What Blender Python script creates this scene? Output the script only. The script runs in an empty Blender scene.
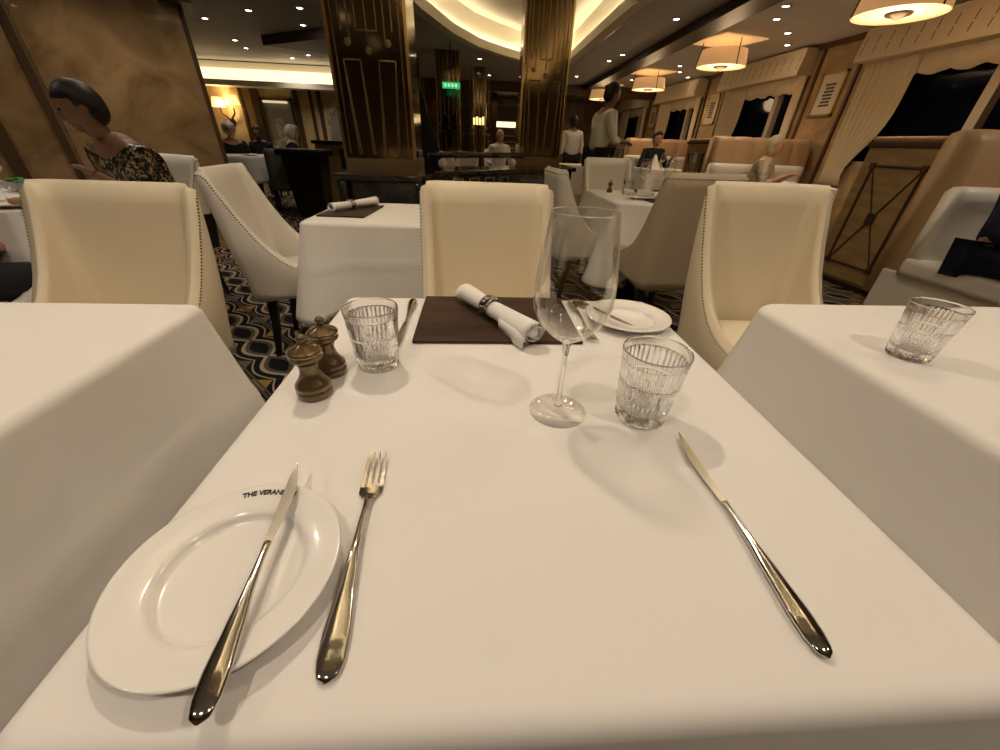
import bpy, bmesh, math, random
from mathutils import Vector, Matrix
PI = math.pi
R = math.radians
random.seed(7)
S = bpy.context.scene
C = S.collection
# ------------------------------------------------------------ camera, world, exposure
cam = bpy.data.objects.new('camera', bpy.data.cameras.new('camera'))
C.objects.link(cam); S.camera = cam
AX = (0.99789853, 0.00119652, 0.0647849); AY = (-0.05432033, -0.52962326, 0.84649188); AD = (-0.03532443, 0.84823214, 0.52844528)
right = Vector((AX[0], AY[0], -AD[0])); down = Vector((AX[1], AY[1], -AD[1])); fwd = Vector((AX[2], AY[2], -AD[2]))
cm = Matrix((right, -down, -fwd)).transposed().to_4x4()
cm.translation = (0, 0, 1.06)
cam.matrix_world = cm
cam.data.sensor_width = 36; cam.data.lens = 36 * 374 / 1000
cam.data.clip_start = .01
w = bpy.data.worlds.new('world'); S.world = w; w.use_nodes = True
w.node_tree.nodes['Background'].inputs[0].default_value = (1, .78, .55, 1)
w.node_tree.nodes['Background'].inputs[1].default_value = .02
S.view_settings.view_transform = 'Standard'; S.view_settings.look = 'None'
S.view_settings.exposure = 0.46; S.view_settings.gamma = 1; S.view_settings.use_curve_mapping = False
SPOT = 13.0      # watts of one downlight
WARM = (1, .84, .67)

# ------------------------------------------------------------ materials
MATS = {}
def mat(n, col, rough=.5, metal=0, emit=0, ecol=None, trans=0, ior=1.45, coat=0, spec=.5, noise=None, bump=None, sheen=0):
    if n in MATS: return MATS[n]
    m = bpy.data.materials.new(n); m.use_nodes = True
    nt = m.node_tree; b = nt.nodes['Principled BSDF']
    b.inputs['Base Color'].default_value = (*col, 1); b.inputs['Roughness'].default_value = rough
    b.inputs['Metallic'].default_value = metal; b.inputs['IOR'].default_value = ior
    b.inputs['Transmission Weight'].default_value = trans; b.inputs['Coat Weight'].default_value = coat
    b.inputs['Specular IOR Level'].default_value = spec
    if emit:
        b.inputs['Emission Color'].default_value = (*(ecol or col), 1); b.inputs['Emission Strength'].default_value = emit
    if noise:   # (scale, detail, colour2, stretch)
        tc = nt.nodes.new('ShaderNodeTexCoord'); mp = nt.nodes.new('ShaderNodeMapping'); mp.inputs['Scale'].default_value = noise[3]
        nz = nt.nodes.new('ShaderNodeTexNoise'); nz.inputs['Scale'].default_value = noise[0]; nz.inputs['Detail'].default_value = noise[1]
        nz.inputs['Distortion'].default_value = noise[4] if len(noise) > 4 else .6
        r = nt.nodes.new('ShaderNodeValToRGB'); r.color_ramp.elements[0].position = .35; r.color_ramp.elements[1].position = .66
        r.color_ramp.elements[0].color = (*col, 1); r.color_ramp.elements[1].color = (*noise[2], 1)
        l = nt.links.new
        l(tc.outputs['Object'], mp.inputs[0]); l(mp.outputs[0], nz.inputs['Vector']); l(nz.outputs['Fac'], r.inputs[0]); l(r.outputs[0], b.inputs['Base Color'])
    if bump:    # (scale, strength, distance)
        tc = nt.nodes.new('ShaderNodeTexCoord'); nz = nt.nodes.new('ShaderNodeTexNoise'); nz.inputs['Scale'].default_value = bump[0]
        bp = nt.nodes.new('ShaderNodeBump'); bp.inputs['Strength'].default_value = bump[1]; bp.inputs['Distance'].default_value = bump[2]
        nt.links.new(tc.outputs['Object'], nz.inputs['Vector']); nt.links.new(nz.outputs['Fac'], bp.inputs['Height']); nt.links.new(bp.outputs[0], b.inputs['Normal'])
    MATS[n] = m
    return m
U1 = (1, 1, 1)
cloth = mat('white_cloth', (.80, .77, .73), .9, spec=.2, bump=(9, .25, .01))
leather = mat('cream_leather', (.78, .68, .50), .42, bump=(250, .08, .002))
leather_w = mat('ivory_leather', (.80, .75, .67), .4, bump=(250, .08, .002))
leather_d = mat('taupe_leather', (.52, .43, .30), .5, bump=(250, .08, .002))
tan = mat('tan_leather', (.46, .30, .155), .42, bump=(200, .1, .002))
nails = mat('bronze_nails', (.16, .10, .05), .35, .9)
blackwood = mat('black_wood', (.010, .009, .008), .3)
marble = mat('black_marble', (.012, .011, .010), .12, noise=(6, 6, (.05, .045, .04), U1), coat=.5)
porcelain = mat('porcelain', (.84, .81, .76), .16, coat=.4)
steel = mat('polished_steel', (.60, .58, .55), .10, 1)
steelb = mat('brushed_steel', (.48, .46, .43), .25, 1)
wenge = mat('dark_walnut', (.022, .011, .007), .5, spec=.3, noise=(4, 5, (.075, .036, .020), (1, 7, 1)))
millm = mat('mill_brown', (.17, .115, .055), .24, .6, coat=.5)
burl = mat('burl_veneer', (.20, .120, .050), .28, noise=(2.2, 8, (.40, .26, .12), U1, 1.6), coat=.4)
burl_l = mat('light_burl_veneer', (.26, .165, .07), .3, noise=(3, 7, (.40, .27, .13), U1, 1.2))
trimw = mat('dark_trim_wood', (.070, .038, .015), .45)
ochre = mat('ochre_panel', (.20, .125, .05), .35, noise=(1.6, 5, (.27, .17, .07), U1))
lightwood = mat('booth_wood', (.34, .22, .095), .38, noise=(3, 5, (.46, .31, .14), (1, 1, 5)))
goldp = mat('gold_wallpaper', (.62, .44, .22), .6, noise=(2, 6, (.75, .57, .33), U1))
bronze = mat('bronze_mirror', (.16, .105, .05), .10, .93)
bronze_l = mat('bronze_inlay', (.30, .22, .12), .38, .8)
ceilm = mat('ceiling_paint', (.52, .50, .46), .8)
covem = mat('cove_paint', (.78, .72, .58), .8)
nightg = mat('night_glass', (.003, .004, .010), .06, spec=.15)
framew = mat('window_frame_paint', (.45, .38, .28), .5)
curtm = mat('curtain_fabric', (.62, .52, .36), .85)
gold_e = mat('shade_parchment', (.80, .52, .26), .7, emit=.28, ecol=(1, .52, .20))
diff_e = mat('lamp_diffuser', (.9, .7, .45), .6, emit=.75, ecol=(1, .66, .32))
cove_e = mat('cove_light', (1, .9, .7), .6, emit=9.5, ecol=(1, .87, .66))
cove_p = mat('far_cove_light', (1, .9, .7), .6, emit=1.0, ecol=(1, .82, .52))
bulb_e = mat('downlight_lens', (1, .9, .75), .5, emit=14, ecol=(1, .88, .70))
sconce_e = mat('sconce_shade', (1, .8, .4), .7, emit=1.1, ecol=(1, .66, .24))
exit_e = mat('exit_green', (.02, .5, .15), .5, emit=.35, ecol=(.05, .9, .30))
white_e = mat('exit_white', (.6, .9, .6), .5, emit=.6, ecol=(.6, 1, .6))
brass = mat('brass', (.50, .34, .14), .3, 1)
skin = mat('skin', (.50, .27, .16), .55)
skin_d = mat('tanned_skin', (.22, .115, .065), .55)
hair_k = mat('black_hair', (.012, .008, .006), .5)
hair_w = mat('white_hair', (.62, .58, .52), .6, bump=(90, .5, .01))
hair_b = mat('blond_hair', (.45, .36, .24), .6, bump=(90, .5, .01))
black_f = mat('black_fabric', (.012, .012, .014), .85)
navy = mat('navy_fabric', (.008, .011, .035), .9)
white_f = mat('white_shirt', (.70, .68, .64), .85)
cream_f = mat('cream_knit', (.55, .48, .36), .85, noise=(30, 2, (.36, .28, .19), U1))
apron_m = mat('brown_apron', (.13, .065, .025), .8)
eye_m = mat('eye_dark', (.02, .015, .01), .2)
lip_m = mat('lip', (.35, .10, .07), .5)
greeng = mat('green_leaf', (.05, .22, .04), .5)
food_m = mat('bread_crust', (.35, .19, .08), .7)
rose = mat('rose_wine', (.70, .22, .10), .05, trans=.8)
sage = mat('grey_leather', (.20, .20, .165), .5)
ink = mat('black_print', (.015, .013, .012), .4)
darkart = mat('art_ink', (.06, .055, .05), .6)
artbg = mat('art_ground', (.21, .19, .15), .5, noise=(3, 4, (.30, .27, .21), U1))
artpale = mat('art_pale', (.62, .55, .42), .5, noise=(9, 5, (.22, .18, .12), U1))

def glass_mat(n, mixv, rough=0.0, ior=1.5, tint=(1, 1, 1)):
    m = bpy.data.materials.new(n); m.use_nodes = True; nt = m.node_tree
    for x in list(nt.nodes): nt.nodes.remove(x)
    o = nt.nodes.new('ShaderNodeOutputMaterial'); g = nt.nodes.new('ShaderNodeBsdfGlass'); t = nt.nodes.new('ShaderNodeBsdfTransparent'); x = nt.nodes.new('ShaderNodeMixShader')
    g.inputs['Roughness'].default_value = rough; g.inputs['IOR'].default_value = ior; g.inputs['Color'].default_value = (*tint, 1)
    t.inputs['Color'].default_value = (.96, .96, .95, 1)
    x.inputs[0].default_value = mixv
    nt.links.new(t.outputs[0], x.inputs[1]); nt.links.new(g.outputs[0], x.inputs[2]); nt.links.new(x.outputs[0], o.inputs[0])
    return m
glass = glass_mat('clear_glass', .8, ior=1.45)
cutglass = glass_mat('cut_crystal', .88)
def thin_glass():
    m = bpy.data.materials.new('thin_bowl_glass'); m.use_nodes = True; nt = m.node_tree
    for x in list(nt.nodes): nt.nodes.remove(x)
    o = nt.nodes.new('ShaderNodeOutputMaterial'); g = nt.nodes.new('ShaderNodeBsdfGlossy'); t = nt.nodes.new('ShaderNodeBsdfTransparent'); x = nt.nodes.new('ShaderNodeMixShader')
    g.inputs['Roughness'].default_value = .01; g.inputs['Color'].default_value = (1, .98, .95, 1); t.inputs['Color'].default_value = (.98, .98, .975, 1)
    lw = nt.nodes.new('ShaderNodeLayerWeight'); lw.inputs['Blend'].default_value = .5
    pw = nt.nodes.new('ShaderNodeMath'); pw.operation = 'POWER'; pw.inputs[1].default_value = 2.8; nt.links.new(lw.outputs['Facing'], pw.inputs[0])
    fr = nt.nodes.new('ShaderNodeMath'); fr.operation = 'MULTIPLY_ADD'; fr.inputs[1].default_value = .85; fr.inputs[2].default_value = .06; nt.links.new(pw.outputs[0], fr.inputs[0])
    nt.links.new(fr.outputs[0], x.inputs[0]); nt.links.new(t.outputs[0], x.inputs[1]); nt.links.new(g.outputs[0], x.inputs[2]); nt.links.new(x.outputs[0], o.inputs[0])
    return m
thinglass = thin_glass()

def carpet_mat():
    m = bpy.data.materials.new('patterned_carpet'); m.use_nodes = True; nt = m.node_tree; b = nt.nodes['Principled BSDF']
    b.inputs['Roughness'].default_value = .95; b.inputs['Specular IOR Level'].default_value = .1
    l = nt.links.new
    tc = nt.nodes.new('ShaderNodeTexCoord'); sp = nt.nodes.new('ShaderNodeSeparateXYZ'); l(tc.outputs['Object'], sp.inputs[0])
    def M(op, a, c=None, d=None):
        n = nt.nodes.new('ShaderNodeMath'); n.operation = op
        for i, v in enumerate((a, c, d)):
            if v is None: continue
            if isinstance(v, (int, float)): n.inputs[i].default_value = v
            else: l(v, n.inputs[i])
        return n.outputs[0]
    a = M('MULTIPLY', M('SUBTRACT', sp.outputs[0], sp.outputs[1]), .7071 / .27)
    c = M('MULTIPLY', M('ADD', sp.outputs[0], sp.outputs[1]), .7071 / .30)
    c = M('ADD', c, .25)
    sa = M('ABSOLUTE', M('SINE', M('MULTIPLY', a, PI)))
    bf = M('ABSOLUTE', M('SUBTRACT', c, M('ROUND', c)))
    lens = M('ADD', M('MULTIPLY', sa, .22), .04)
    line1 = M('LESS_THAN', M('ABSOLUTE', M('SUBTRACT', bf, lens)), .034)
    inn = M('LESS_THAN', bf, M('SUBTRACT', M('MULTIPLY', sa, .25), .10))
    ring = M('LESS_THAN', bf, lens)
    arc = M('LESS_THAN', M('ABSOLUTE', M('SUBTRACT', bf, M('SUBTRACT', .47, M('MULTIPLY', sa, -.0)))), .02)
    arc2 = M('LESS_THAN', M('ABSOLUTE', M('SUBTRACT', bf, M('ADD', M('MULTIPLY', sa, .16), .24))), .016)
    patch = M('MULTIPLY', M('GREATER_THAN', bf, M('ADD', M('MULTIPLY', sa, .30), .27)), M('LESS_THAN', sa, .75))
    chk = M('GREATER_THAN', M('SINE', M('MULTIPLY', M('ADD', a, .5), PI)), 0.0)
    def mix(f, x, y):
        n = nt.nodes.new('ShaderNodeMix'); n.data_type = 'RGBA'
        l(f, n.inputs[0])
        for i, v in ((6, x), (7, y)):
            if isinstance(v, tuple): n.inputs[i].default_value = (*v, 1)
            else: l(v, n.inputs[i])
        return n.outputs[2]
    cream = (.40, .33, .22); dark = (.012, .011, .014); gold = (.33, .21, .07); grey = (.14, .125, .105)
    pc = mix(chk, gold, grey)
    col = mix(patch, dark, pc)
    col = mix(arc2, col, cream)
    col = mix(arc, col, (.10, .085, .06))
    col = mix(ring, col, (.10, .085, .06))
    col = mix(inn, col, dark)
    col = mix(line1, col, cream)
    l(col, b.inputs['Base Color'])
    return m
carpet = carpet_mat()

# ------------------------------------------------------------ builders
def bm_(): return bmesh.new()
def obj(name, bm, m, parent=None, smooth=False, mods=None):
    me = bpy.data.meshes.new(name); bmesh.ops.recalc_face_normals(bm, faces=bm.faces); bm.to_mesh(me); bm.free()
    ms = m if isinstance(m, (list, tuple)) else [m]
    for x in ms: me.materials.append(x)
    o = bpy.data.objects.new(name, me); C.objects.link(o)
    if parent: o.parent = parent
    if smooth:
        for p in me.polygons: p.use_smooth = True
    if mods:
        for k, v in mods:
            md = o.modifiers.new(k, k)
            for a_, b_ in v.items(): setattr(md, a_, b_)
    return o
def tag(o, label=None, cat=None, group=None, kind=None):
    if label: o['label'] = label
    if cat: o['category'] = cat
    if group: o['group'] = group
    if kind: o['kind'] = kind
    return o
def thing(name, label, cat, loc=(0, 0, 0), rz=0, group=None, rot=None):
    o = bpy.data.objects.new(name, None); C.objects.link(o); o.empty_display_size = .05
    o.location = loc; o.rotation_euler = rot or (0, 0, rz)
    return tag(o, label, cat, group)
def struct(name, bm, m, parent=None, **k):
    o = obj(name, bm, m, parent, **k)
    if not parent: o['kind'] = 'structure'
    return o
def box(bm, x0, x1, y0, y1, z0, z1, mtx=None):
    v = [bm.verts.new((x, y, z)) for x in (x0, x1) for y in (y0, y1) for z in (z0, z1)]
    if mtx is not None:
        for q in v: q.co = mtx @ q.co
    for f in ((0, 1, 3, 2), (4, 6, 7, 5), (0, 4, 5, 1), (2, 3, 7, 6), (0, 2, 6, 4), (1, 5, 7, 3)): bm.faces.new([v[i] for i in f])
    return bm
def bx(*a, **k): return box(bm_(), *a, **k)
def loft(bm, rings, closed=True, cap=True):
    R_ = [[bm.verts.new(p) for p in r] for r in rings]
    n = len(R_[0])
    for a, b in zip(R_, R_[1:]):
        for i in range(n if closed else n - 1):
            j = (i + 1) % n
            bm.faces.new((a[i], a[j], b[j], b[i]))
    if cap and closed:
        bm.faces.new(list(reversed(R_[0]))); bm.faces.new(R_[-1])
    return bm
def lathe(bm, prof, n=32, c=(0, 0, 0), cap=True, fn=None):
    rings = []
    for (r, z) in prof:
        ring = []
        for i in range(n):
            a = 2 * PI * i / n
            rr = r if fn is None else fn(r, z, a)
            ring.append((c[0] + rr * math.cos(a), c[1] + rr * math.sin(a), c[2] + z))
        rings.append(ring)
    return loft(bm, rings, True, cap)
def tube(bm, pts, rad, n=8, flat=1.0):
    pts = [Vector(p) for p in pts]; rings = []; up = Vector((0, 0, 1))
    for i, p in enumerate(pts):
        d = (pts[min(i + 1, len(pts) - 1)] - pts[max(i - 1, 0)]).normalized()
        s = d.cross(up)
        if s.length < .05: s = d.cross(Vector((0, 1, 0)))
        s.normalize(); t = s.cross(d).normalized()
        r = rad[i] if isinstance(rad, (list, tuple)) else rad
        rings.append([p + s * r * math.cos(2 * PI * k / n) + t * r * flat * math.sin(2 * PI * k / n) for k in range(n)])
    return loft(bm, rings)
def prism(bm, poly, z0, z1):
    return loft(bm, [[(x, y, z0) for x, y in poly], [(x, y, z1) for x, y in poly]])
def sphere(bm, c, r, sx=1, sy=1, sz=1, seg=16):
    m = Matrix.Translation(c) @ Matrix.Diagonal((r * sx, r * sy, r * sz, 1))
    bmesh.ops.create_uvsphere(bm, u_segments=seg, v_segments=max(6, seg // 2), radius=1, matrix=m)
    return bm
def copy_tree(o, parent=None):
    c = o.copy(); C.objects.link(c)
    if parent: c.parent = parent
    for ch in o.children: copy_tree(ch, c)
    return c
def again(o, loc, rz=None, label=None, group=None, scale=None):
    c = copy_tree(o); c.location = loc
    if rz is not None: c.rotation_euler = (0, 0, rz)
    if label: c['label'] = label
    if group: c['group'] = group
    elif 'group' in c.keys() and group is not None: del c['group']
    if scale: c.scale = (scale,) * 3 if isinstance(scale, (int, float)) else scale
    return c
BEV = lambda w=.004, s=2: [('BEVEL', dict(width=w, segments=s, limit_method='ANGLE', angle_limit=R(40)))]

# ============================================================ ROOM SHELL
XL, XR, YB, YF, H = -8.2, 4.95, -1.6, 17.0, 2.4
f = bx(XL, XR + .2, YB, YF, -.08, 0)
struct('floor', f, carpet)
# ceiling with the raised recess between the columns
hole = [(1.76, .5), (1.76, 9.0), (.8, 9.0), (.42, 8.62), (-.018, 8.05), (-.40, 7.2), (-.72, 6.1), (-.92, 5.0), (-1.0, 3.8), (-1.0, .5)]  # near end extended out of view over the camera to add soft fill
bm = bm_()
def loop(pts, z):
    vs = [bm.verts.new((x, y, z)) for x, y in pts]; return vs, [bm.edges.new((vs[i], vs[(i + 1) % len(vs)])) for i in range(len(vs))]
v1, e1 = loop([(XL, YB), (XR + .2, YB), (XR + .2, YF), (XL, YF)], H); v2, e2 = loop(hole, H)
bmesh.ops.triangle_fill(bm, edges=e1 + e2, use_beauty=True)
top = [bm.verts.new((v.co.x, v.co.y, 2.78)) for v in v2]
for i in range(len(v2)):
    j = (i + 1) % len(v2); bm.faces.new((v2[i], v2[j], top[j], top[i]))
fc = bm.faces.new(top)
bm.normal_update()
for fa in bm.faces:
    if fa.calc_center_median().z > H + .01: fa.material_index = 1
struct('ceiling', bm, [ceilm, covem])
# moulded lip and hidden light of the recess
def inset(poly, d):
    n = len(poly); out = []
    cx = sum(p[0] for p in poly) / n; cy = sum(p[1] for p in poly) / n
    for i in range(n):
        p0 = Vector(poly[i - 1]); p = Vector(poly[i]); p1 = Vector(poly[(i + 1) % n])
        n1 = Vector((-(p - p0).y, (p - p0).x)).normalized(); n2 = Vector((-(p1 - p).y, (p1 - p).x)).normalized()
        k = (n1 + n2).normalized(); k = k / max(.4, k.dot(n1))
        out.append((p.x + k.x * d, p.y + k.y * d))
    return out
def ringband(bm, a, b, z0, z1):
    n = len(a)
    rows = [[bm.verts.new((x, y, z)) for x, y in q] for q, z in ((a, z0), (b, z0), (b, z1), (a, z1))]
    for r_ in range(4):
        for i in range(n):
            j = (i + 1) % n
            bm.faces.new((rows[r_][i], rows[r_][j], rows[(r_ + 1) % 4][j], rows[(r_ + 1) % 4][i]))
    return bm
struct('trim_1', ringband(bm_(), inset(hole, -.06), inset(hole, .07), 2.36, 2.40), covem)
struct('trim_37', ringband(bm_(), inset(hole, .07), inset(hole, .082), 2.36, 2.475), covem)
struct('trim_2', ringband(bm_(), inset(hole, -.10), inset(hole, -.06), 2.375, 2.40), brass)
cl = obj('cove_light', ringband(bm_(), inset(hole, .012), inset(hole, .05), 2.415, 2.45), cove_e)
tag(cl, 'glowing cove light strip around the raised ceiling recess by the centre column', 'light')
# walls
struct('wall_back', bx(XL, XR + .2, YF, YF + .1, 0, H), burl)
struct('wall_front', bx(XL, XR + .2, YB - .1, YB, 0, H), ochre)
struct('wall_left', bx(XL - .1, XL, YB, YF, 0, H), ochre)
# right wall with window openings
WC = [4.72, 7.85, 10.92, 14.0]; WH = 1.02; SILL, HEAD = .95, 2.10
bm = bm_()
box(bm, XR, XR + .12, YB, YF, 0, SILL); box(bm, XR, XR + .12, YB, YF, HEAD, H)
ys = [YB] + [q for c_ in WC for q in (c_ - WH, c_ + WH)] + [YF]
for a, b in zip(ys[::2], ys[1::2]): box(bm, XR, XR + .12, a, b, SILL, HEAD)
struct('wall_right', bm, burl_l)
for i, c_ in enumerate(WC):
    bm = bm_()
    box(bm, XR + .03, XR + .10, c_ - WH, c_ - WH + .06, SILL, HEAD); box(bm, XR + .03, XR + .10, c_ + WH - .06, c_ + WH, SILL, HEAD)
    box(bm, XR + .03, XR + .10, c_ - WH, c_ + WH, SILL, SILL + .06); box(bm, XR + .03, XR + .10, c_ - WH, c_ + WH, HEAD - .06, HEAD)
    box(bm, XR - .01, XR + .10, c_ - .52, c_ - .42, SILL, HEAD)
    wf = struct('window_%d' % (i + 1), bm, framew)
    obj('pane', bx(XR + .075, XR + .085, c_ - WH + .05, c_ + WH - .05, SILL + .05, HEAD - .05), nightg, wf)
struct('trim_3', bx(XR - .05, XR + .0, YB, YF, 2.34, 2.4), trimw)
# valances, sheers, curtains
valm = mat('valance_fabric', (.60, .50, .34), .8)
nt = valm.node_tree; tc = nt.nodes.new('ShaderNodeTexCoord'); sp = nt.nodes.new('ShaderNodeSeparateXYZ'); nt.links.new(tc.outputs['Object'], sp.inputs[0])
def _m(op, a_, b_):
    n_ = nt.nodes.new('ShaderNodeMath'); n_.operation = op
    for i_, v_ in enumerate((a_, b_)):
        if isinstance(v_, (int, float)): n_.inputs[i_].default_value = v_
        else: nt.links.new(v_, n_.inputs[i_])
    return n_.outputs[0]
_y = _m('PINGPONG', sp.outputs[1], .085); _f = _m('LESS_THAN', _y, .0075)
_z = _m('MULTIPLY', _m('GREATER_THAN', sp.outputs[2], .07), _m('LESS_THAN', sp.outputs[2], .26))
_b = _m('LESS_THAN', _m('PINGPONG', sp.outputs[2], .05), .042)
_f = _m('MULTIPLY', _m('MULTIPLY', _f, _z), _b)
_x = nt.nodes.new('ShaderNodeMix'); _x.data_type = 'RGBA'; nt.links.new(_f, _x.inputs[0]); _x.inputs[6].default_value = (.60, .50, .34, 1); _x.inputs[7].default_value = (.22, .14, .06, 1)
nt.links.new(_x.outputs[2], nt.nodes['Principled BSDF'].inputs['Base Color'])
GV = 'pelmets over the dark windows'; GC = 'gathered curtains beside the windows'
WD = ['nearest window at the right', 'second window from the right', 'third window from the right', 'farthest window']
for i, c_ in enumerate(WC):
    t = thing('window_valance', 'cream padded valance with dark stitched slits over the %s' % WD[i], 'valance', (XR - .12, c_, 2.05), 0, GV)
    ring = lambda z, w_: [(x, y, z) for x, y in ((.12, -1.08), (-w_, -1.08), (-w_, 1.08), (.12, 1.08))]
    obj('fabric_box', loft(bm_(), [ring(0, .12), ring(.04, .125), ring(.30, .09), ring(.32, .10)]), valm, t, mods=BEV(.008))
    bm = bm_()      # scalloped sheer hanging below
    rows = [[], []]
    for k in range(61):
        y = -1.0 + k * 2.0 / 60; x = .07 + .012 * math.sin(k * 1.1)
        zb = -.17 - .035 * abs(math.sin(k * PI / 10))
        rows[0].append((x, y, .02)); rows[1].append((x + .005, y, zb))
    loft(bm, rows, closed=False)
    obj('scalloped_sheer', bm, curtm, t, True, [('SOLIDIFY', dict(thickness=.006))])
    for side, yy, wd in ((1, c_ + .70, .34), (-1, c_ - .99, .07)):
        rows = []
        for j in range(13):
            z = 2.08 - j * (2.08 - .72) / 12; q = j / 12
            tie = 1 - .55 * math.exp(-((z - .86) / .38) ** 2)
            row = []
            for k in range(49):
                s_ = k / 48 * 2 - 1
                y = yy + wd * (s_ * tie + side * (1 - tie) * .95)
                x = XR - .065 + .022 * math.sin(k * 1.05) * (.4 + .6 * tie)
                row.append((x, y, z))
            rows.append(row)
        nm = 'cream gathered curtain tied at the %s side of the %s' % ('far' if side > 0 else 'near', WD[i])
        if side < 0: nm = 'narrow cream curtain edge at the near side of the %s' % WD[i]
        tag(obj('window_curtain', loft(bm_(), rows, closed=False), curtm, None, True, [('SOLIDIFY', dict(thickness=.008))]), nm, 'curtain', GC)
# framed pictures between the windows
PD = ['between the nearest window and the second window', 'between the second and the third window', 'between the third and the farthest window']
for i, y in enumerate((6.3, 9.38, 12.46)):
    t = thing('framed_picture', 'gold framed print on the wall %s' % PD[i], 'picture', (XR, y, 1.53), 0, 'framed prints between windows')
    bm = bm_()
    for q in ((-.22, -.19, 0, .52), (.19, .22, 0, .52), (-.22, .22, 0, .03), (-.22, .22, .49, .52)): box(bm, -.03, 0, *q)
    obj('frame', bm, brass, t); obj('mount', bx(-.012, -.002, -.195, .195, .025, .495), mat('mount_board', (.52, .46, .34), .6), t)
    bm = bm_()
    for k in range(7): box(bm, -.016, -.011, -.09 + .01 * (k % 2), .09 - .012 * (k % 3), .12 + k * .04, .145 + k * .04)
    obj('print', bm, darkart, t)
    for s_ in (-1, 1): struct('trim_%d' % (4 + i * 2 + (s_ > 0)), bx(XR - .03, XR, y + s_ * .36 - .02, y + s_ * .36 + .02, 0, H - .06), trimw)
# ceiling beams
struct('trim_12', prism(bm_(), [(2.45, YB), (2.75, YB), (3.15, 12.2), (2.85, 12.2)], 2.30, 2.40), trimw)
struct('trim_13', bx(.2, XR, 12.2, 12.5, 2.18, 2.40), trimw)
struct('trim_14', prism(bm_(), [(-3.5, 8.3), (-1.3, 6.9), (-1.2, 7.3), (-1.9, 9.2)], 2.27, 2.40), trimw)
struct('trim_15', bx(-2.6, .4, 12.3, 12.7, 1.95, 2.40), trimw)

# left diagonal veneered wall
a = math.atan2(.6, 1); Lw = 5.2
o = struct('wall_corner', bx(-Lw, 0, 0, .35, 0, 2.4), burl)
o.location = (-2.48, 4.4, 0); o.rotation_euler = (0, 0, a)
def onwall(name, bm, m):
    o = struct(name, bm, m); o.location = (-2.48, 4.4, 0); o.rotation_euler = (0, 0, a); return o
onwall('baseboard_left', bx(-Lw, .02, -.02, 0, 0, .06), lightwood)
onwall('trim_16', bx(-Lw, .02, -.035, 0, .485, .515), lightwood)
onwall('trim_17', bx(-.005, .03, -.03, .38, 0, 2.4), trimw)
onwall('trim_18', bx(-.12, .10, -.16, .40, 1.93, 2.05), trimw)
onwall('trim_19', bx(-1.10, -1.05, -.03, 0, .52, 2.4), trimw)
onwall('trim_20', bx(-1.46, -1.38, -.03, 0, .52, 2.4), trimw)
onwall('trim_21', bx(-1.05, -1.03, -.035, 0, .52, 2.4), bronze_l)
bm = bm_()
for x0 in (-.85, -1.75, -2.65):
    for q in ((x0, x0 + .03, .12, .42), (x0 + .55, x0 + .58, .12, .42), (x0, x0 + .58, .12, .15), (x0, x0 + .58, .39, .42)): box(bm, q[0], q[1], -.012, 0, q[2], q[3])
onwall('trim_22', bm, trimw)

# far left wall with cove and pictures
YW = 11.0
struct('wall_far', bx(XL, -2.55, YW, YW + .1, 0, 1.94), goldp)
struct('trim_23', bx(XL, -2.55, YW - .45, YW + .1, 1.90, 2.0), covem)
struct('trim_24', bx(XL, -2.4, YW + .14, YW + .24, 2.0, 2.38), covem)
cv = obj('cove_light', prism(bm_(), [(XL + .02, YW - .02), (-3.0, YW - .02), (-3.0, YW + .1), (XL + .02, YW + .1)], 2.01, 2.24), cove_p)
tag(cv, 'bright warm cove panel glowing above the far left wall with the sconce', 'light')
for k, (x0, x1) in enumerate([(-5.42, -5.36), (-5.16, -5.0), (-4.22, -4.12), (-3.86, -3.80), (-3.68, -3.60)]):
    struct('trim_%d' % (30 + k), bx(x0, x1, YW - .06, YW, 0, 1.90), trimw)
struct('trim_36', bx(-5.36, -5.16, YW - .03, YW - .001, 0, 1.90), burl)
# sconce
t = thing('wall_sconce', 'forked bronze wall sconce with two small glowing shades on the far gold wall', 'lamp', (-5.72, YW - .02, 1.24))
obj('backplate', sphere(bm_(), (0, 0, 0), .06, 1, .4, 1.3), trimw, t, True)
for s_ in (-1, 1):
    obj('arm', tube(bm_(), [(0, -.03, 0), (s_ * .05, -.07, .08), (s_ * .14, -.1, .16), (s_ * .15, -.1, .27)], .018), trimw, t, True)
    obj('lamp_shade', lathe(bm_(), [(.15, 0), (.10, .19)], 24, (s_ * .16, -.1, .27 + .05 * (s_ > 0)), cap=False), sconce_e, t, True, [('SOLIDIFY', dict(thickness=.004))])
lt = bpy.data.lights.new('bulb', 'POINT'); lt.energy = 7; lt.color = (1, .72, .38); lt.shadow_soft_size = .08
lo = bpy.data.objects.new('bulb', lt); C.objects.link(lo); lo.parent = t; lo.location = (0, -.28, .33)
# pictures on the far wall (plain generic art)
t = thing('wall_painting', 'dark painting with a pale standing figure shape on the far left wall', 'picture', (-4.62, YW - .01, .62))
bm = bm_()
for q in ((-.36, -.31, 0, 1.12), (.31, .36, 0, 1.12), (-.36, .36, 0, .05), (-.36, .36, 1.07, 1.12)): box(bm, q[0], q[1], -.05, 0, q[2], q[3])
obj('frame', bm, trimw, t); obj('canvas', bx(-.32, .32, -.025, 0, .03, 1.09), artbg, t)
bm = bm_(); sphere(bm, (-.02, -.03, .62), .11, 1, .1, 1); sphere(bm, (.02, -.03, .42), .17, 1, .07, 1.0); sphere(bm, (-.10, -.03, .25), .12, 1.4, .07, 1.0)
obj('painted_figure', bm, artpale, t, True)
obj('reflection_bar', bx(-.26, .26, -.13, -.05, 1.02, 1.06), mat('reflection_glow', (1, .9, .6), .5, emit=.5, ecol=(1, .8, .45)), t)  # glowing bar imitates a reflection on the painting; no lamp here
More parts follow.
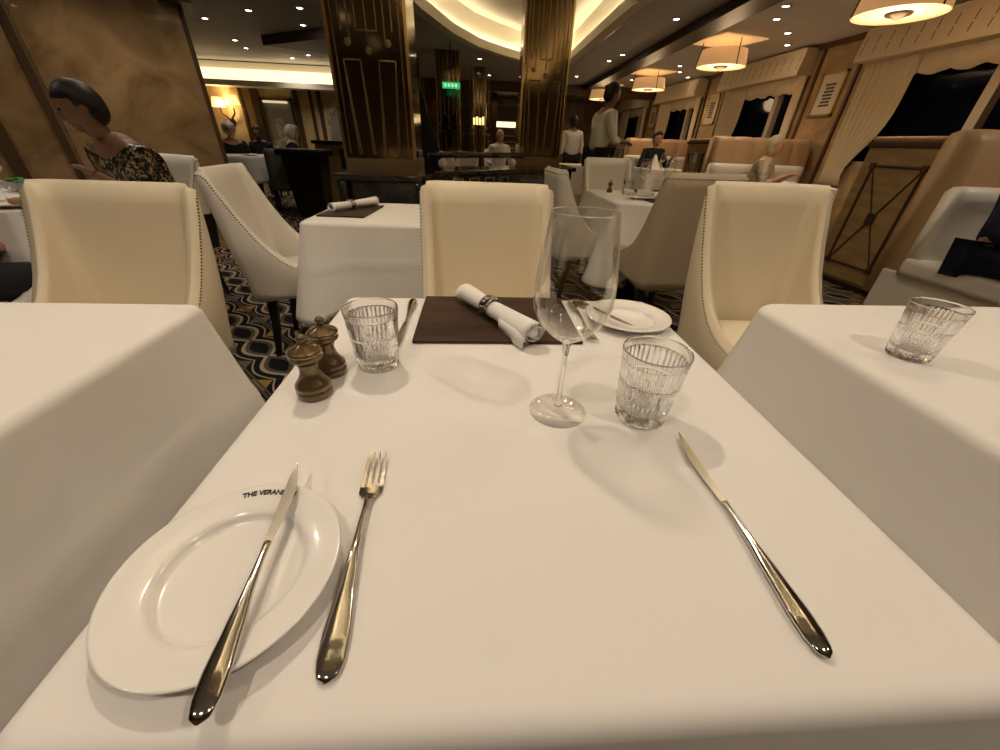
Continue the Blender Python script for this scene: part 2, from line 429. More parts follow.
t = thing('wall_painting', 'pale painting of a large dark mottled oval beside the left column', 'picture', (-3.30, YW - .01, .62))
obj('canvas', bx(-.22, .26, -.03, 0, 0, 1.12), artpale, t)
obj('painted_oval', sphere(bm_(), (.03, -.03, .55), .2, 1, .08, 2.1, 24), artbg, t, True)

# ============================================================ COLUMNS
def column(name, label, x0, x1, y0, y1, z0, z1, inlay=True):
    t = thing(name, label, 'column', ((x0 + x1) / 2, (y0 + y1) / 2, z0), 0)
    wx, wy, h = (x1 - x0) / 2, (y1 - y0) / 2, z1 - z0
    obj('shaft', bx(-wx, wx, -wy, wy, 0, h), bronze, t, mods=BEV(.012))
    bm = box(bm_(), -wx - .01, wx + .01, -wy - .01, wy + .01, 0, .11)
    obj('plinth', bm, bronze_l, t)
    if inlay:
        bm = bm_(); y = -wy - .004; s = lambda x, z, x2, z2, r=.0065: tube(bm, [(x, y, z), (x2, y, z2)], r, 6)
        lo_ = .14; up = h * .50; u2 = h * .60
        s(-wx + .05, lo_, -wx + .05, h); s(wx - .05, lo_, wx - .05, h)
        for k, xx in enumerate((-.14, -.05, .05, .14)):
            s(xx * 1.15, lo_, xx * 1.5, up)
        s(-.21, up, -.075, up); s(.075, up, .21, up)
        s(-.21, up, -.18, lo_); s(.21, up, .18, lo_)
        s(-.075, up, -.04, lo_); s(.075, up, .04, lo_)
        for xx in (-.14, 0, .14): s(xx, up + .12, xx, h)
        for a_ in (-.2, -.08, .08, .2): s(a_, u2 + .02, a_ * 1.05, h)
        for a_ in (-.08,): s(a_, u2 + .02, -a_, u2 + .02)
        for c_ in (-.16, 0, .16): sphere(bm, (c_, y, up + .09 - (.03 if c_ == 0 else -.02)), .028, 1, .3, 1, 12)
        obj('inlay', bm, bronze_l, t)
        bm = bm_()
        for sx in (-1, 1): box(bm, sx * wx - .012, sx * wx + .012, -wy - .012, -wy + .012, .11, h)
        obj('corner_strip', bm, brass, t)
    return t
column('mirrored_column', 'bronze mirrored column with pale line inlay standing on the left end of the black counter', -1.18, -.56, 4.02, 4.62, .78, H)
column('mirrored_column', 'bronze mirrored column rising into the glowing ceiling recess at centre', .62, 1.22, 6.30, 6.88, .78, 2.77)
column('background_column', 'dark bronze column under the green exit sign behind the counter', -.72, -.30, 8.6, 9.0, 0, H)
column('background_column', 'slim bronze column right of the green exit sign far behind the counter', -.05, .20, 10.2, 10.5, 0, H)
column('background_column', 'brown column at the left edge of the far lit shelves', .45, .62, 13.6, 13.8, 0, H, False)
column('background_column', 'dark column between the left column and the curved black screen', -1.35, -1.05, 9.0, 9.3, 0, H)
column('background_column', 'bronze column right of the far candle light', .02, .3, 12.9, 13.1, 0, 1.94, False)

# black marble counter in two runs
t = thing('marble_counter', 'black marble counter with carved front under the two mirrored columns', 'counter', (-.8, 4.1, 0))
poly = [(-1.22, 3.68), (-.47, 3.68), (-.38, 4.45), (1.45, 6.1), (1.45, 7.05), (.60, 7.05), (.6, 6.25), (-.60, 5.1), (-1.22, 4.85)]
sh = [(x + .8, y - 4.1) for x, y in poly]
obj('counter_body', prism(bm_(), [(x * .97, y * .975 + .03) for x, y in sh], 0, .73), marble, t, mods=BEV(.008))
obj('counter_top', prism(bm_(), sh, .73, .78), marble, t, mods=BEV(.012, 3))
bm = bm_()
for k in range(3): tube(bm, [(-.34, -.445 + .0, .10 + k * .2), (.26, -.445, .10 + k * .2)], .012, 6)
obj('front_moulding', bm, marble, t)
for sx in (-.33, .30): obj('turned_post', lathe(bm_(), [(.03, .42), (.022, .47), (.035, .50), (.02, .55), (.035, .62), (.022, .68), (.03, .73)], 16, (sx, -.44, 0)), marble, t, True)
d = Vector((1.83, 1.65, 0)).normalized(); nrm = Vector((d.y, -d.x, 0)); p0 = Vector((.42, .35, 0))
for k in range(4):
    bm = bm_()
    c_ = p0 + d * (.25 + .24 * k) + nrm * .0
    for (u0, v0, u1, v1) in ((-.07, .60, .07, .60), (.07, .60, .07, .70), (.07, .70, -.07, .70), (-.07, .70, -.07, .60)):
        tube(bm, [c_ + d * u0 + Vector((0, 0, v0)), c_ + d * u1 + Vector((0, 0, v1))], .008, 6)
    obj('square_inlay', bm, steelb, t)
t = thing('counter_rail', 'dark rail on crystal balls along the top of the black counter', 'rail', (-.38, 4.75, .78))
q0, q1 = Vector((-.12, -.1, .14)), Vector((1.0, .92, .14))
obj('bar', tube(bm_(), [q0, q1], .03, 12), marble, t, True)
for k in (0.12, .86):
    c_ = q0.lerp(q1, k); obj('ball', sphere(bm_(), (c_.x, c_.y, .055), .052), porcelain, t, True)
# curved black screen behind the counter
bm = bm_(); prof = []
for k in range(15):
    q = k / 14; prof.append((-.13 + .34 * q ** 1.2 - .10 * math.sin(q * PI * .9) , 1.62 - 1.62 * q))
pl = [(-.22, 1.66), (-.14, 1.68), (-.06, 1.60), (.0, 1.48), (.04, 1.30), (.10, 1.1), (.17, .9), (.22, .6), (.25, 0), (-.3, 0), (-.28, .9)]
loft(bm, [[(x, -.03, z) for x, z in pl], [(x, .03, z) for x, z in pl]])
tag(obj('curved_screen', bm, mat('matte_black', (.006, .006, .007), .8), None, mods=BEV(.01)), 'black curved screen panel standing behind the counter beside the left column', 'screen').location = (-.62, 5.55, 0)
# lectern
t = thing('host_stand', 'black tapered host stand on the carpet left of the wooden cabinet', 'lectern', (-2.42, 6.3, 0))
def fr(w0, d0, z): return [(-w0, -d0, z), (w0, -d0, z), (w0, d0, z), (-w0, d0, z)]
obj('body', loft(bm_(), [fr(.19, .17, 0), fr(.19, .17, .04), fr(.20, .17, .05), fr(.26, .19, .80)]), blackwood, t)
obj('top', loft(bm_(), [fr(.31, .22, .80), fr(.32, .23, .82), fr(.32, .23, .86), fr(.30, .21, .88)]), blackwood, t)
# wooden cabinet
t = thing('wooden_cabinet', 'light brown wooden cabinet with black top between the host stand and the left column', 'cabinet', (-2.2, 7.1, 0))
obj('body', bx(-.26, .34, -.25, .25, 0, .94), ochre, t); obj('top', bx(-.30, .38, -.28, .28, .94, .985), blackwood, t, mods=BEV())
for k in range(2):
    obj('panel_frame', bx(-.20 + .27 * k, .03 + .27 * k, -.262, -.25, .12, .55), lightwood, t)
obj('dark_shelf', bx(.10, .32, -.262, -.25, .62, .88), blackwood, t)
# far background behind the counter: lit shelf wall with glassware, service table
t = thing('display_shelf', 'far lit display shelf with bright top panel seen between the columns', 'shelf', (.95, 15.6, 0))
obj('case', bx(-.6, .75, 0, .4, 0, 2.1), trimw, t)
obj('lit_panel', bx(-.42, .42, -.02, 0, 1.50, 1.66), mat('shelf_glow', (1, .8, .5), .5, emit=1.3, ecol=(1, .78, .45)), t)
for k in range(4): obj('shelf_board', bx(-.55, .6, -.12, 0, .7 + k * .18, .72 + k * .18), goldp, t)
t = thing('exit_sign', 'green lit exit sign hanging over the dark column behind the counter', 'sign', (-.42, 8.0, 1.80))
obj('sign_box', bx(-.15, .15, -.02, .02, 0, .085), exit_e, t)
for k in range(4): obj('pictogram', bx(-.115 + k * .06, -.08 + k * .06, -.024, -.02, .022, .064), white_e, t)
obj('hanger', bx(-.01, .01, -.01, .01, .10, .60), trimw, t)
t = thing('candle_lamp', 'small warm candle lamp cluster glowing beyond the exit sign', 'lamp', (.06, 9.9, 0))
obj('lamp_stand', lathe(bm_(), [(.10, 0), (.10, .03), (.02, .06), (.02, 1.30), (.12, 1.34), (.12, 1.36)], 16), trimw, t, True)
for k in range(4): obj('candle', lathe(bm_(), [(.022, 0), (.022, .13 + .02 * (k % 2))], 12, (-.10 + k * .065, 0, 1.36)), sconce_e, t, True)

# ============================================================ DOWNLIGHTS
DL = [(-3.83, 7.38), (-2.96, 6.81), (-4.18, 8.83), (-4.35, 9.54), (-2.21, 6.55), (-2.51, 7.44), (-2.9, 9.6), (-3.35, 9.93), (-3.85, 10.4), (2.42, 6.0), (3.3, 5.3),
      (3.52, 5.75), (4.06, 6.29), (4.5, 6.89), (3.9, 7.3), (2.5, 8.2), (2.45, 8.8), (3.85, 8.9), (4.15, 9.53), (4.6, 10.1), (2.3, 10.8), (3.64, 10.9),
      (.07, 9.3), (.31, 11.3), (.63, 13.2), (1.02, 14.1), (3.54, 13.2), (4.4, 13.35)]
NEAR = [(-.36, 1.22), (-1.75, 1.2), (1.5, 1.3), (-1.5, 3.0), (-.5, -.3), (.9, -.2), (2.1, 1.6), (2.2, 3.3), (-1.7, -.3), (2.2, -.1), (-1.7, 5.0), (3.9, 2.0), (3.9, 4.3), (-3.2, 2.2), (-2.75, 3.35), (-3.9, 2.4), (-2.2, 3.6), (2.6, 2.4)]  # those beside the left veneered wall are added, unseen, to brighten it
lens_bm = lathe(bm_(), [(.034, .0), (.034, .004)], 20)
proto = None
def spot(parent, e):
    L = bpy.data.lights.new('spot', 'SPOT'); L.energy = e; L.color = WARM; L.spot_size = R(125); L.spot_blend = .7; L.shadow_soft_size = .045
    o = bpy.data.objects.new('spot', L); C.objects.link(o); o.parent = parent; o.location = (0, 0, -.03); return o
for i, (x, y) in enumerate(DL + NEAR):
    if proto is None:
        proto = thing('downlight', 'round recessed downlight in the restaurant ceiling', 'downlight', (x, y, H), 0, 'recessed ceiling downlights')
        obj('ring', lathe(bm_(), [(.036, -.006), (.052, -.006), (.056, 0), (.036, 0)], 20, cap=False), brass, proto, True)
        bm = lathe(bm_(), [(.034, -.004), (.034, -.001)], 20); obj('lens', bm, bulb_e, proto)
        o = proto
    else:
        o = proto.copy(); C.objects.link(o); o.location = (x, y, H)
        for ch in PARTS:
            c2 = ch.copy(); C.objects.link(c2); c2.parent = o
    if i == 0: PARTS = list(proto.children)
    near = i >= len(DL)
    if near or i % 2 == 0 or (x < -2.4 and y > 8): spot(o, SPOT * (2.2 if i == len(DL) else (1.15 if i > len(DL) + 13 else (2.0 if x > 3.5 else (1.5 if y < 0 else .9)))) if near else SPOT * 1.1)
    o['label'] = 'round recessed downlight in the grey ceiling, one of many'
SIDE = {}
# real per-light wording
def dl_label(x, y):
    reg = 'left of the mirrored columns' if x < -1 else ('between the columns' if x < 1.5 else ('left of the long beam' if x < 2.9 else 'between the long beam and the windows'))
    return reg

# drum lamps
LD = ['nearest, cut by the top of the photo', 'second nearest, above the elderly guest', 'third, above the man in the dark jacket', 'farthest, behind the waiter']
for i, (x, y) in enumerate([(3.60, 4.15), (3.57, 6.85), (3.62, 9.7), (3.30, 12.0)]):
    if i == 0:
        t = thing('drum_lamp', '', 'lamp', (x, y, 2.10), .25, 'drum ceiling lamps')
        obj('ceiling_plate', bx(-.36, .36, -.36, .36, .285, .298), mat('gold_plate_glow', (.75, .50, .20), .35, .3, emit=.35, ecol=(1, .62, .25)), t)  # emission stands in for the lamp's glow on the gold plate
        obj('lamp_shade', lathe(bm_(), [(.33, 0), (.30, .19)], 48, cap=False), gold_e, t, True, [('SOLIDIFY', dict(thickness=.006))])
        obj('diffuser', lathe(bm_(), [(.315, .012), (.315, .02)], 48), diff_e, t)
        obj('finial', lathe(bm_(), [(.012, -.035), (.035, -.02), (.09, -.004), (.10, .012)], 24), trimw, t, True)
        for k in range(3):
            an = k * 2 * PI / 3 + .4
            obj('shade_strap', tube(bm_(), [(.338 * math.cos(an), .338 * math.sin(an), -.005), (.308 * math.cos(an), .308 * math.sin(an), .195), (.30 * math.cos(an), .30 * math.sin(an), .29)], .007, 6), trimw, t)
        L = bpy.data.lights.new('bulb', 'POINT'); L.energy = 9; L.color = (1, .68, .38); L.shadow_soft_size = .15
        lo = bpy.data.objects.new('bulb', L); C.objects.link(lo); lo.parent = t; lo.location = (0, 0, -.12)
        drum = t
    else: t = again(drum, (x, y, 2.10), .25)
    t['label'] = 'round amber drum ceiling lamp, %s' % LD[i]

# ============================================================ TABLES AND CLOTHS
def rrect(w, d, r, n=10, k=None):
    pts = []
    for (cx, cy, a0) in ((w / 2 - r, d / 2 - r, 0), (-w / 2 + r, d / 2 - r, PI / 2), (-w / 2 + r, -d / 2 + r, PI), (w / 2 - r, -d / 2 + r, 1.5 * PI)):
        for i in range(n + 1):
            a_ = a0 + PI / 2 * i / n; pts.append((cx + r * math.cos(a_), cy + r * math.sin(a_), math.cos(a_), math.sin(a_)))
    # add points along edges
    out = []
    for i, p in enumerate(pts):
        q = pts[(i + 1) % len(pts)]; out.append(p)
        dl = math.hypot(q[0] - p[0], q[1] - p[1])
        m_ = int(dl / .03)
        for s_ in range(1, m_):
            t_ = s_ / m_; out.append(tuple(p[j] * (1 - t_) + q[j] * t_ for j in range(4)))
    return out
def tablecloth(w, d, drop=.38, er=.016, corner=.03, flare=.10, seed=0, z=.75, fold=.014, cornerdrop=.10, crease=True):
    rnd = random.Random(seed); P = rrect(w, d, corner); n = len(P); bm = bm_()
    ph = [rnd.uniform(0, 6.28) for _ in range(4)]
    rings = []
    for s_ in (.9, .6, .97):
        pass
    def ringz(scale_in, off, z_): return [(p[0] + p[2] * off, p[1] + p[3] * off, z_) for p in P]
    base = [[(p[0] * s_, p[1] * s_, z) for p in P] for s_ in (.5, .8, .93)]
    rings = base
    for k in range(6):
        a_ = k / 5 * PI / 2
        rings.append([(p[0] - p[2] * er + p[2] * er * math.sin(a_), p[1] - p[3] * er + p[3] * er * math.sin(a_), z - er + er * math.cos(a_)) for p in P])
    M_ = 16
    for k in range(1, M_ + 1):
        q = k / M_; ring = []
        s_ = 0
        for i, p in enumerate(P):
            pn = P[i - 1]; s_ += math.hypot(p[0] - pn[0], p[1] - pn[1])
            cn = 4 * (p[2] * p[3]) ** 2          # 1 at the corners
            cn2 = math.exp(-(((abs(p[0]) - w / 2) ** 2 + (abs(p[1]) - d / 2) ** 2) / .012))
            wave = math.sin(s_ * 13 + ph[0]) * .6 + math.sin(s_ * 29 + ph[1]) * .25 + math.sin(s_ * 7 + ph[2]) * .5
            off = flare * q * drop / .4 * (.55 + .7 * cn2) + fold * q * wave * (1 - cn2 * .7)
            if crease: off += .0045 * math.exp(-((q - .42) / .035) ** 2)
            dz = (drop + cornerdrop * cn2) * q
            ring.append((p[0] + p[2] * off, p[1] + p[3] * off, z - er - dz))
        rings.append(ring)
    R_ = [[bm.verts.new(c_) for c_ in r] for r in rings]
    for a_, b_ in zip(R_, R_[1:]):
        for i in range(n):
            j = (i + 1) % n; bm.faces.new((a_[i], a_[j], b_[j], b_[i]))
    bm.faces.new(R_[0])
    return bm
def table(name, label, clabel, cx, cy, w, d, seed, group=None, **k):
    q_ = .012 + k.get('corner', .03) * .4
    t = thing(name, label, 'table', (cx, cy, 0))
    obj('tabletop', bx(-w / 2 + q_, w / 2 - q_, -d / 2 + q_, d / 2 - q_, .715, .742), wenge, t)
    obj('pedestal', lathe(bm_(), [(.22, 0), (.22, .015), (.05, .04), (.04, .1), (.04, .70), (.12, .715)], 24), blackwood, t, True)
    c_ = obj('tablecloth', tablecloth(w, d, seed=seed, z=.748, **k), cloth, None, True, [('SOLIDIFY', dict(thickness=.0015, offset=1)), ])
    c_.location = (cx, cy, 0); tag(c_, clabel, 'tablecloth')
    return t
TZ = .7497
table('dining_table', 'square dining table in the foreground under the main white cloth', 'white tablecloth on the foreground table set with cutlery and a plate', .058, .458, .70, .765, 1, drop=.36, corner=.022)
table('dining_table', 'dining table hidden under the white cloth at the left edge', 'bare white tablecloth on the near left table', -.945, .40, .75, .77, 2, drop=.42, flare=.07)
table('dining_table', 'dining table under the white cloth at the right edge', 'white tablecloth on the near right table carrying one cut glass tumbler', 1.04, .455, .74, .765, 3, drop=.42, flare=.07, corner=.06)
table('dining_table', 'table behind the cream chair under a white cloth with one napkin roll', 'white tablecloth on the table behind the centre chair, with one napkin roll', -.36, 2.0, .76, .62, 4, drop=.34, cornerdrop=.06)
table('dining_table', 'laid table behind the wine glass under a white cloth', 'white tablecloth with a drooping corner on the laid table behind the wine glass', 1.30, 3.02, .78, .86, 5, drop=.42, cornerdrop=.08, flare=.12, crease=False)
table('dining_table', 'table of the guest in sequins, at the far left', 'white tablecloth on the table of the guest in black sequins', -2.45, 2.12, 1.1, .72, 6, drop=.25)
table('dining_table', 'booth table before the elderly guest in a cream wrap', 'white tablecloth on the booth table before the elderly guest', 3.72, 4.75, .7, .6, 8, drop=.3, flare=.04)
table('dining_table', 'far table before the man in the dark jacket', 'white tablecloth on the far table before the man in the dark jacket', 3.35, 7.55, .8, .6, 9, drop=.3)
table('service_table', 'far service table by the second waiter in white', 'pale cloth over the far service table beside the second waiter', 1.85, 8.2, .9, .6, 10, drop=.5, flare=.02)
# round table
t = thing('round_table', 'far round table before the white haired guests on the left', 'table', (-3.62, 7.0, 0))
obj('tabletop', lathe(bm_(), [(.44, .70), (.44, .735)], 32), wenge, t); obj('pedestal', lathe(bm_(), [(.2, 0), (.05, .04), (.04, .69), (.1, .70)], 20), blackwood, t, True)
bm = bm_(); prof = [(.01, .748), (.44, .748), (.46, .74)] + [(.465 + .06 * k / 8, .74 - .35 * k / 8) for k in range(1, 9)]
lathe(bm, prof, 72, cap=False, fn=lambda r, z, a_: r + (.022 * math.sin(a_ * 11) * max(0, .74 - z) / .35))
o = obj('tablecloth', bm, cloth, None, True, [('SOLIDIFY', dict(thickness=.002))]); o.location = (-3.62, 7.0, 0); tag(o, 'white cloth draped over the far round table at left', 'tablecloth')

# ============================================================ CHAIRS
def make_chair(lm, name='dining_chair'):
    t = thing(name, '', 'chair')
    Wd, D0, D1 = .215, .27, -.25      # half width, back y, front y
    path = []; r = .07
    n1 = 14
    for i in range(n1): path.append((-Wd, D1 + (D0 - r - D1) * i / (n1 - 1), -1, 0))
    for i in range(1, 8): a_ = PI - PI / 2 * i / 8; path.append((-Wd + r + r * math.cos(a_), D0 - r + r * math.sin(a_), math.cos(a_), math.sin(a_)))
    for i in range(9): path.append((-Wd + r + (2 * Wd - 2 * r) * i / 8, D0, 0, 1))
    for i in range(1, 8): a_ = PI / 2 - PI / 2 * i / 8; path.append((Wd - r + r * math.cos(a_), D0 - r + r * math.sin(a_), math.cos(a_), math.sin(a_)))
    for i in range(n1): path.append((Wd, D0 - r - (D0 - r - D1) * i / (n1 - 1), 1, 0))
    def top(p):
        d = max(0, (D0 - r * .75 - p[1])) / (D0 - r - D1)
        return .50 + .435 * max(0, 1 - min(1, d)) ** 4.2 if d > 0 else .935
    def shear(x, y, z):
        k = max(0, z - .42); wv = min(1, max(0, (y + .25) / .3))
        return (x * (1 + .16 * k), y + (.13 * k) * wv, z)
    bm = bm_(); rows = []; nz = 12; th = .034
    outer = []; inner = []
    for p in path:
        tz = top(p); zb = .33 + .05 * (1 if p[1] < 0 else 1 - p[1] / .27) * .6
        co = []; ci = []
        for j in range(nz + 1):
            z = tz if j == nz else zb + (tz - .012 - zb) * j / (nz - 1)
            z2 = z
            bulge = .012 * math.sin(PI * j / nz)
            rnd_ = .014 if j == nz else 0
            co.append(shear(p[0] + p[2] * (bulge - rnd_), p[1] + p[3] * (bulge - rnd_), z - rnd_ * .3))
            ci.append(shear(p[0] - p[2] * (th - rnd_), p[1] - p[3] * (th - rnd_), z2 - rnd_ * .3))
        mid = shear(p[0] - p[2] * th / 2, p[1] - p[3] * th / 2, tz + .006)
        outer.append(co); rows.append(co + [mid] + ci[::-1])
    loft(bm, rows, closed=True, cap=True)
    shell = obj('shell', bm, lm, t, True)
    # seat
    bm = bm_(); sp = [(p[0] * .84, p[1] * .84 - .03) for p in rrect(.42, .50, .07, 6)]
    rings = []
    for (s_, z) in ((.96, .345), (1.0, .36), (1.0, .44), (.985, .462), (.93, .474), (.75, .482), (.4, .486)): rings.append([(x * s_ * 1.08, y * s_ * 1.08, z) for x, y in sp])
    loft(bm, rings); obj('seat', bm, lm, t, True)
    # nail head trim just under the outer edge
    bm = bm_(); pts = [Vector(co[-1]) for co in outer]
    tr = [Vector((c_[-2][0] * .15 + c_[-1][0] * .85, c_[-2][1] * .15 + c_[-1][1] * .85, c_[-1][2] - .016)) for c_ in outer]
    pp = [Vector(shear(p[0] + p[2] * .003, p[1] + p[3] * .003, top(p) - .022)) for p in path]
    acc = 0; last = None
    for a_, b_ in zip(pp, pp[1:]):
        L_ = (b_ - a_).length; nn = max(1, int(L_ / .0105))
        for k in range(nn): 
            c_ = a_.lerp(b_, k / nn)
            bmesh.ops.create_icosphere(bm, subdivisions=1, radius=.0040, matrix=Matrix.Translation(c_))
    obj('nailhead_trim', bm, nails, shell)
    for sx in (-1, 1):
        for sy in (-1, 1):
            b = bm_(); x = sx * .165; y = sy * .19 - .01
            def sq(cx, cy, h, z): return [(cx - h, cy - h, z), (cx + h, cy - h, z), (cx + h, cy + h, z), (cx - h, cy + h, z)]
            loft(b, [sq(x + sx * .005, y + (.05 if sy > 0 else -.005), .013, 0), sq(x, y + (.02 if sy > 0 else 0), .018, .2), sq(x, y, .024, .37)])
            obj('leg', b, blackwood, t, mods=BEV(.003))
    return t
ch = make_chair(leather)
ch['label'] = 'cream leather chair facing us across the foreground table'; ch.location = (.04, 1.13, 0); ch.scale = (.98, 1, 1)
chB = again(ch, (-1.17, 1.12, 0), .03, 'cream leather chair facing us behind the bare near left table', scale=(1.12, 1, .965))
chD = again(ch, (1.05, 1.15, 0), -.03, 'cream leather chair facing us behind the right table with the tumbler', scale=(1.0, 1, 1.03))
cw = make_chair(leather_w)
cw['label'] = 'ivory leather chair seen side on, left of the table with one napkin roll'; cw.location = (-.89, 2.10, 0); cw.rotation_euler = (0, 0, PI / 2 + .12)
cw.scale = (1.0, 1.0, .98)
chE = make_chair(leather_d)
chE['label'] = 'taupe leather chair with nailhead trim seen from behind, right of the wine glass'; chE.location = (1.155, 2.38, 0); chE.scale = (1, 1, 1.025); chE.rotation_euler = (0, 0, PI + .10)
again(cw, (.86, 3.0, 0), PI / 2 + .1, 'ivory leather chair left of the laid table behind the wine glass')
again(cw, (1.27, 3.75, 0), .05, 'ivory leather chair at the far side of the laid table', scale=(1, 1, 1.03))
again(cw, (-1.79, 1.50, 0), -.55, 'ivory leather chair with a dark trousered guest, cut by the left edge', scale=.80)
again(cw, (-2.14, 2.76, 0), -.5, 'ivory leather chair back behind the guest in black sequins', scale=(.95, .95, .97))
chG = make_chair(sage)
chG['label'] = 'grey leather chair between the far round table and the black host stand'; chG.location = (-3.0, 6.75, 0); chG.rotation_euler = (0, 0, -2.6); chG.scale = (.9, .9, .92)
again(cw, (-.30, 6.5, 0), 2.4, 'ivory armchair back seen under the counter rail')
again(cw, (-.28, 7.6, 0), -.5, 'far ivory chair beyond the counter rail', scale=.95)
again(cw, (.45, 9.15, 0), .2, 'ivory chair of the bald guest far behind the counter')
again(chG, (-3.88, 8.28, 0), .1, 'grey chair of the far guest in a dark suit', scale=.9)
again(chG, (-4.25, 6.9, 0), PI / 2, 'grey chair of the white haired guest at the round table', scale=.9)
again(cw, (3.50, 8.55, 0), .1, 'ivory chair of the man in the dark jacket', scale=.95)

# ============================================================ BOOTHS
def partition(y0, y1, label, group='booth partitions'):
    t = thing('booth_partition', label, 'partition', (3.47, y0, 0), 0, group)
    d = y1 - y0
    obj('panel_body', bx(.0, 1.46, 0, d, .07, 1.14), lightwood, t, mods=BEV(.006))
    obj('kick_plate', bx(.015, 1.46, .01, d - .01, 0, .07), trimw, t)
    obj('base_strip', bx(-.012, 0, -.005, d + .005, .05, .075), bronze_l, t)
    obj('cap_rail', bx(-.02, 1.46, -.015, d + .015, 1.14, 1.175), trimw, t, mods=BEV(.005))
    obj('padded_top', bx(-.01, 1.46, .0, d, 1.175, 1.215), tan, t, mods=BEV(.018, 4))
    bm = bm_(); y_0, y_1, z_0, z_1 = .12, d - .12, .20, 1.0
    x = -.006
    for a_, b_ in (((y_0, z_0), (y_1, z_0)), ((y_1, z_0), (y_1, z_1)), ((y_1, z_1), (y_0, z_1)), ((y_0, z_1), (y_0, z_0))):
        tube(bm, [(x, *a_), (x, *b_)], .011, 6)
    for a_, b_ in (((y_0, z_0), (y_1, z_1)), ((y_0, z_1), (y_1, z_0))): tube(bm, [(x, *a_), (x, *b_)], .006, 6)
    for a_ in ((y_0, z_0), (y_1, z_0), (y_1, z_1), (y_0, z_1)): box(bm, -.018, 0, a_[0] - .022, a_[0] + .022, a_[1] - .022, a_[1] + .022)
    yc, zc = (y_0 + y_1) / 2, (z_0 + z_1) / 2; box(bm, -.02, 0, yc - .035, yc + .035, zc - .045, zc + .045)
    obj('cross_inlay', bm, trimw, t)
    return t
def banquette(y1, label, seatlabel=None, x0=3.42, group='booth banquettes', wcush=leather_w):
    t = thing('banquette', label, 'bench', (x0, y1, 0), 0, group)
    # channelled high back
    n = 5; Lx = 1.45; bm = bm_(); rows = []
    prof = [(-.03, .10), (-.24, .10), (-.26, .5), (-.25, .9), (-.22, 1.17), (-.18, 1.225), (-.12, 1.24), (-.05, 1.22), (-.03, 1.17)]
    K = 60
    for k in range(K + 1):
        u = k / K; ph = (u * n) % 1.0; puff = math.sin(PI * ph) ** .5 * .022 if 0 < u < 1 else 0
        sc = 1.0 if 0 < u < 1 else .8
        rows.append([(u * Lx, y * sc - (puff if y < -.05 else 0), z + (puff * .4 if z > 1.1 else 0)) for y, z in prof])
    loft(bm, rows); obj('channelled_back', bm, tan, t, True)
    # white lower back cushion
    def roll(x0_, x1_, y0_, y1_, z0_, z1_): return bx(x0_, x1_, y0_, y1_, z0_, z1_)
    bm = bm_(); prof = [(-.13, .30), (-.24, .30), (-.25, .60), (-.23, .78), (-.25, .82), (-.25, .88), (-.22, .915), (-.17, .915), (-.135, .88)]
    rows = []
    for k in range(25):
        u = k / 24; e = min(u, 1 - u) * 24; s_ = .75 if e < .5 else (.95 if e < 1.5 else 1)
        pin = .006 * math.sin(u * 40)
        rows.append([(u * Lx * .97 - .06, -.26 + (y + .13) * 1.2 * s_ + pin * .5, .46 + (z - .46) * (.96 + .04 * s_)) for y, z in prof])
    loft(bm, rows); obj('back_cushion', bm, wcush, t, True)
    obj('seat_cushion', bx(-.08, Lx, -.98, -.26, .30, .44), wcush, t, True, [('BEVEL', dict(width=.045, segments=5))])
    obj('seat_base', bx(-.03, Lx, -.93, -.12, .0, .31), wcush, t, mods=BEV(.01))
    return t
BN = ['nearest', 'middle', 'farthest']
partition(2.99, 3.68, 'wooden booth end panel with crossed inlay, nearest, behind the right cream chair')
partition(6.33, 7.02, 'smaller wooden booth end panel between the jacketed man and the elderly guest')
partition(9.95, 10.6, 'farthest wooden booth end panel beside the standing waiter')
banquette(2.96, 'tan channelled booth bench with ivory seat where the guest in navy sits', x0=3.30)
banquette(6.32, 'tan channelled booth bench with ivory cushion behind the elderly guest')
banquette(9.94, 'tan channelled booth bench behind the man in the dark jacket')
tag(obj('table_number', bx(3.452, 3.458, 6.60, 6.70, .88, 1.02), porcelain, None), 'small white plaque on the middle booth end panel', 'plaque')

# ============================================================ TABLEWARE
def tumbler_at(name, label, x, y, z=TZ, s=1.0, group='cut glass tumblers', src=None):
    if src: 
        t = again(src, (x, y, z), 0, label, group, s); return t
    t = thing(name, label, 'tumbler', (x, y, z), 0, group)
    N = 144
    def fn(r, zz, a_):
        c40 = .5 + .5 * math.cos(36 * a_)
        if zz < .0125: return r - .0026 * (.5 + .5 * math.cos(24 * a_)) * (1 if zz > .002 else .3)
        if zz > .0850: return r
        if zz > .0590: return r - .0017 * c40 ** .6
        if zz > .0540: return r
        k = int((zz - .012) / .014)
        return r - .0017 * (.5 + .5 * math.cos(36 * a_ + PI * k)) * (1 if k < 3 else .9)
    prof = [(.001, .0), (.028, 0.0), (.0312, .003), (.0312, .008), (.0322, .0125), (.0325, .0185), (.0326, .0195), (.0330, .0255), (.0331, .0265), (.0337, .0325), (.0338, .0335), (.0343, .0395), (.0344, .0405), (.0350, .0465), (.0351, .0475), (.0357, .0535),
            (.0360, .0545), (.0362, .0585), (.0363, .0595), (.0370, .070), (.0384, .0845), (.0388, .0865), (.0398, .0965), (.0393, .0985), (.0385, .0985),
            (.0378, .0965), (.0365, .080), (.0350, .060), (.0330, .035), (.031, .022), (.026, .017), (.001, .016)]
    bm = bm_()
    def fn2(r, zz, a_): return r
    rings = []
    for idx, (r, zz) in enumerate(prof):
        inner = idx > 20
        rings.append([( (fn(r, zz, 2 * PI * i / N) if not inner else r) * math.cos(2 * PI * i / N), (fn(r, zz, 2 * PI * i / N) if not inner else r) * math.sin(2 * PI * i / N), zz) for i in range(N)])
    loft(bm, rings)
    obj('cut_glass_body', bm, cutglass, t)
    return t
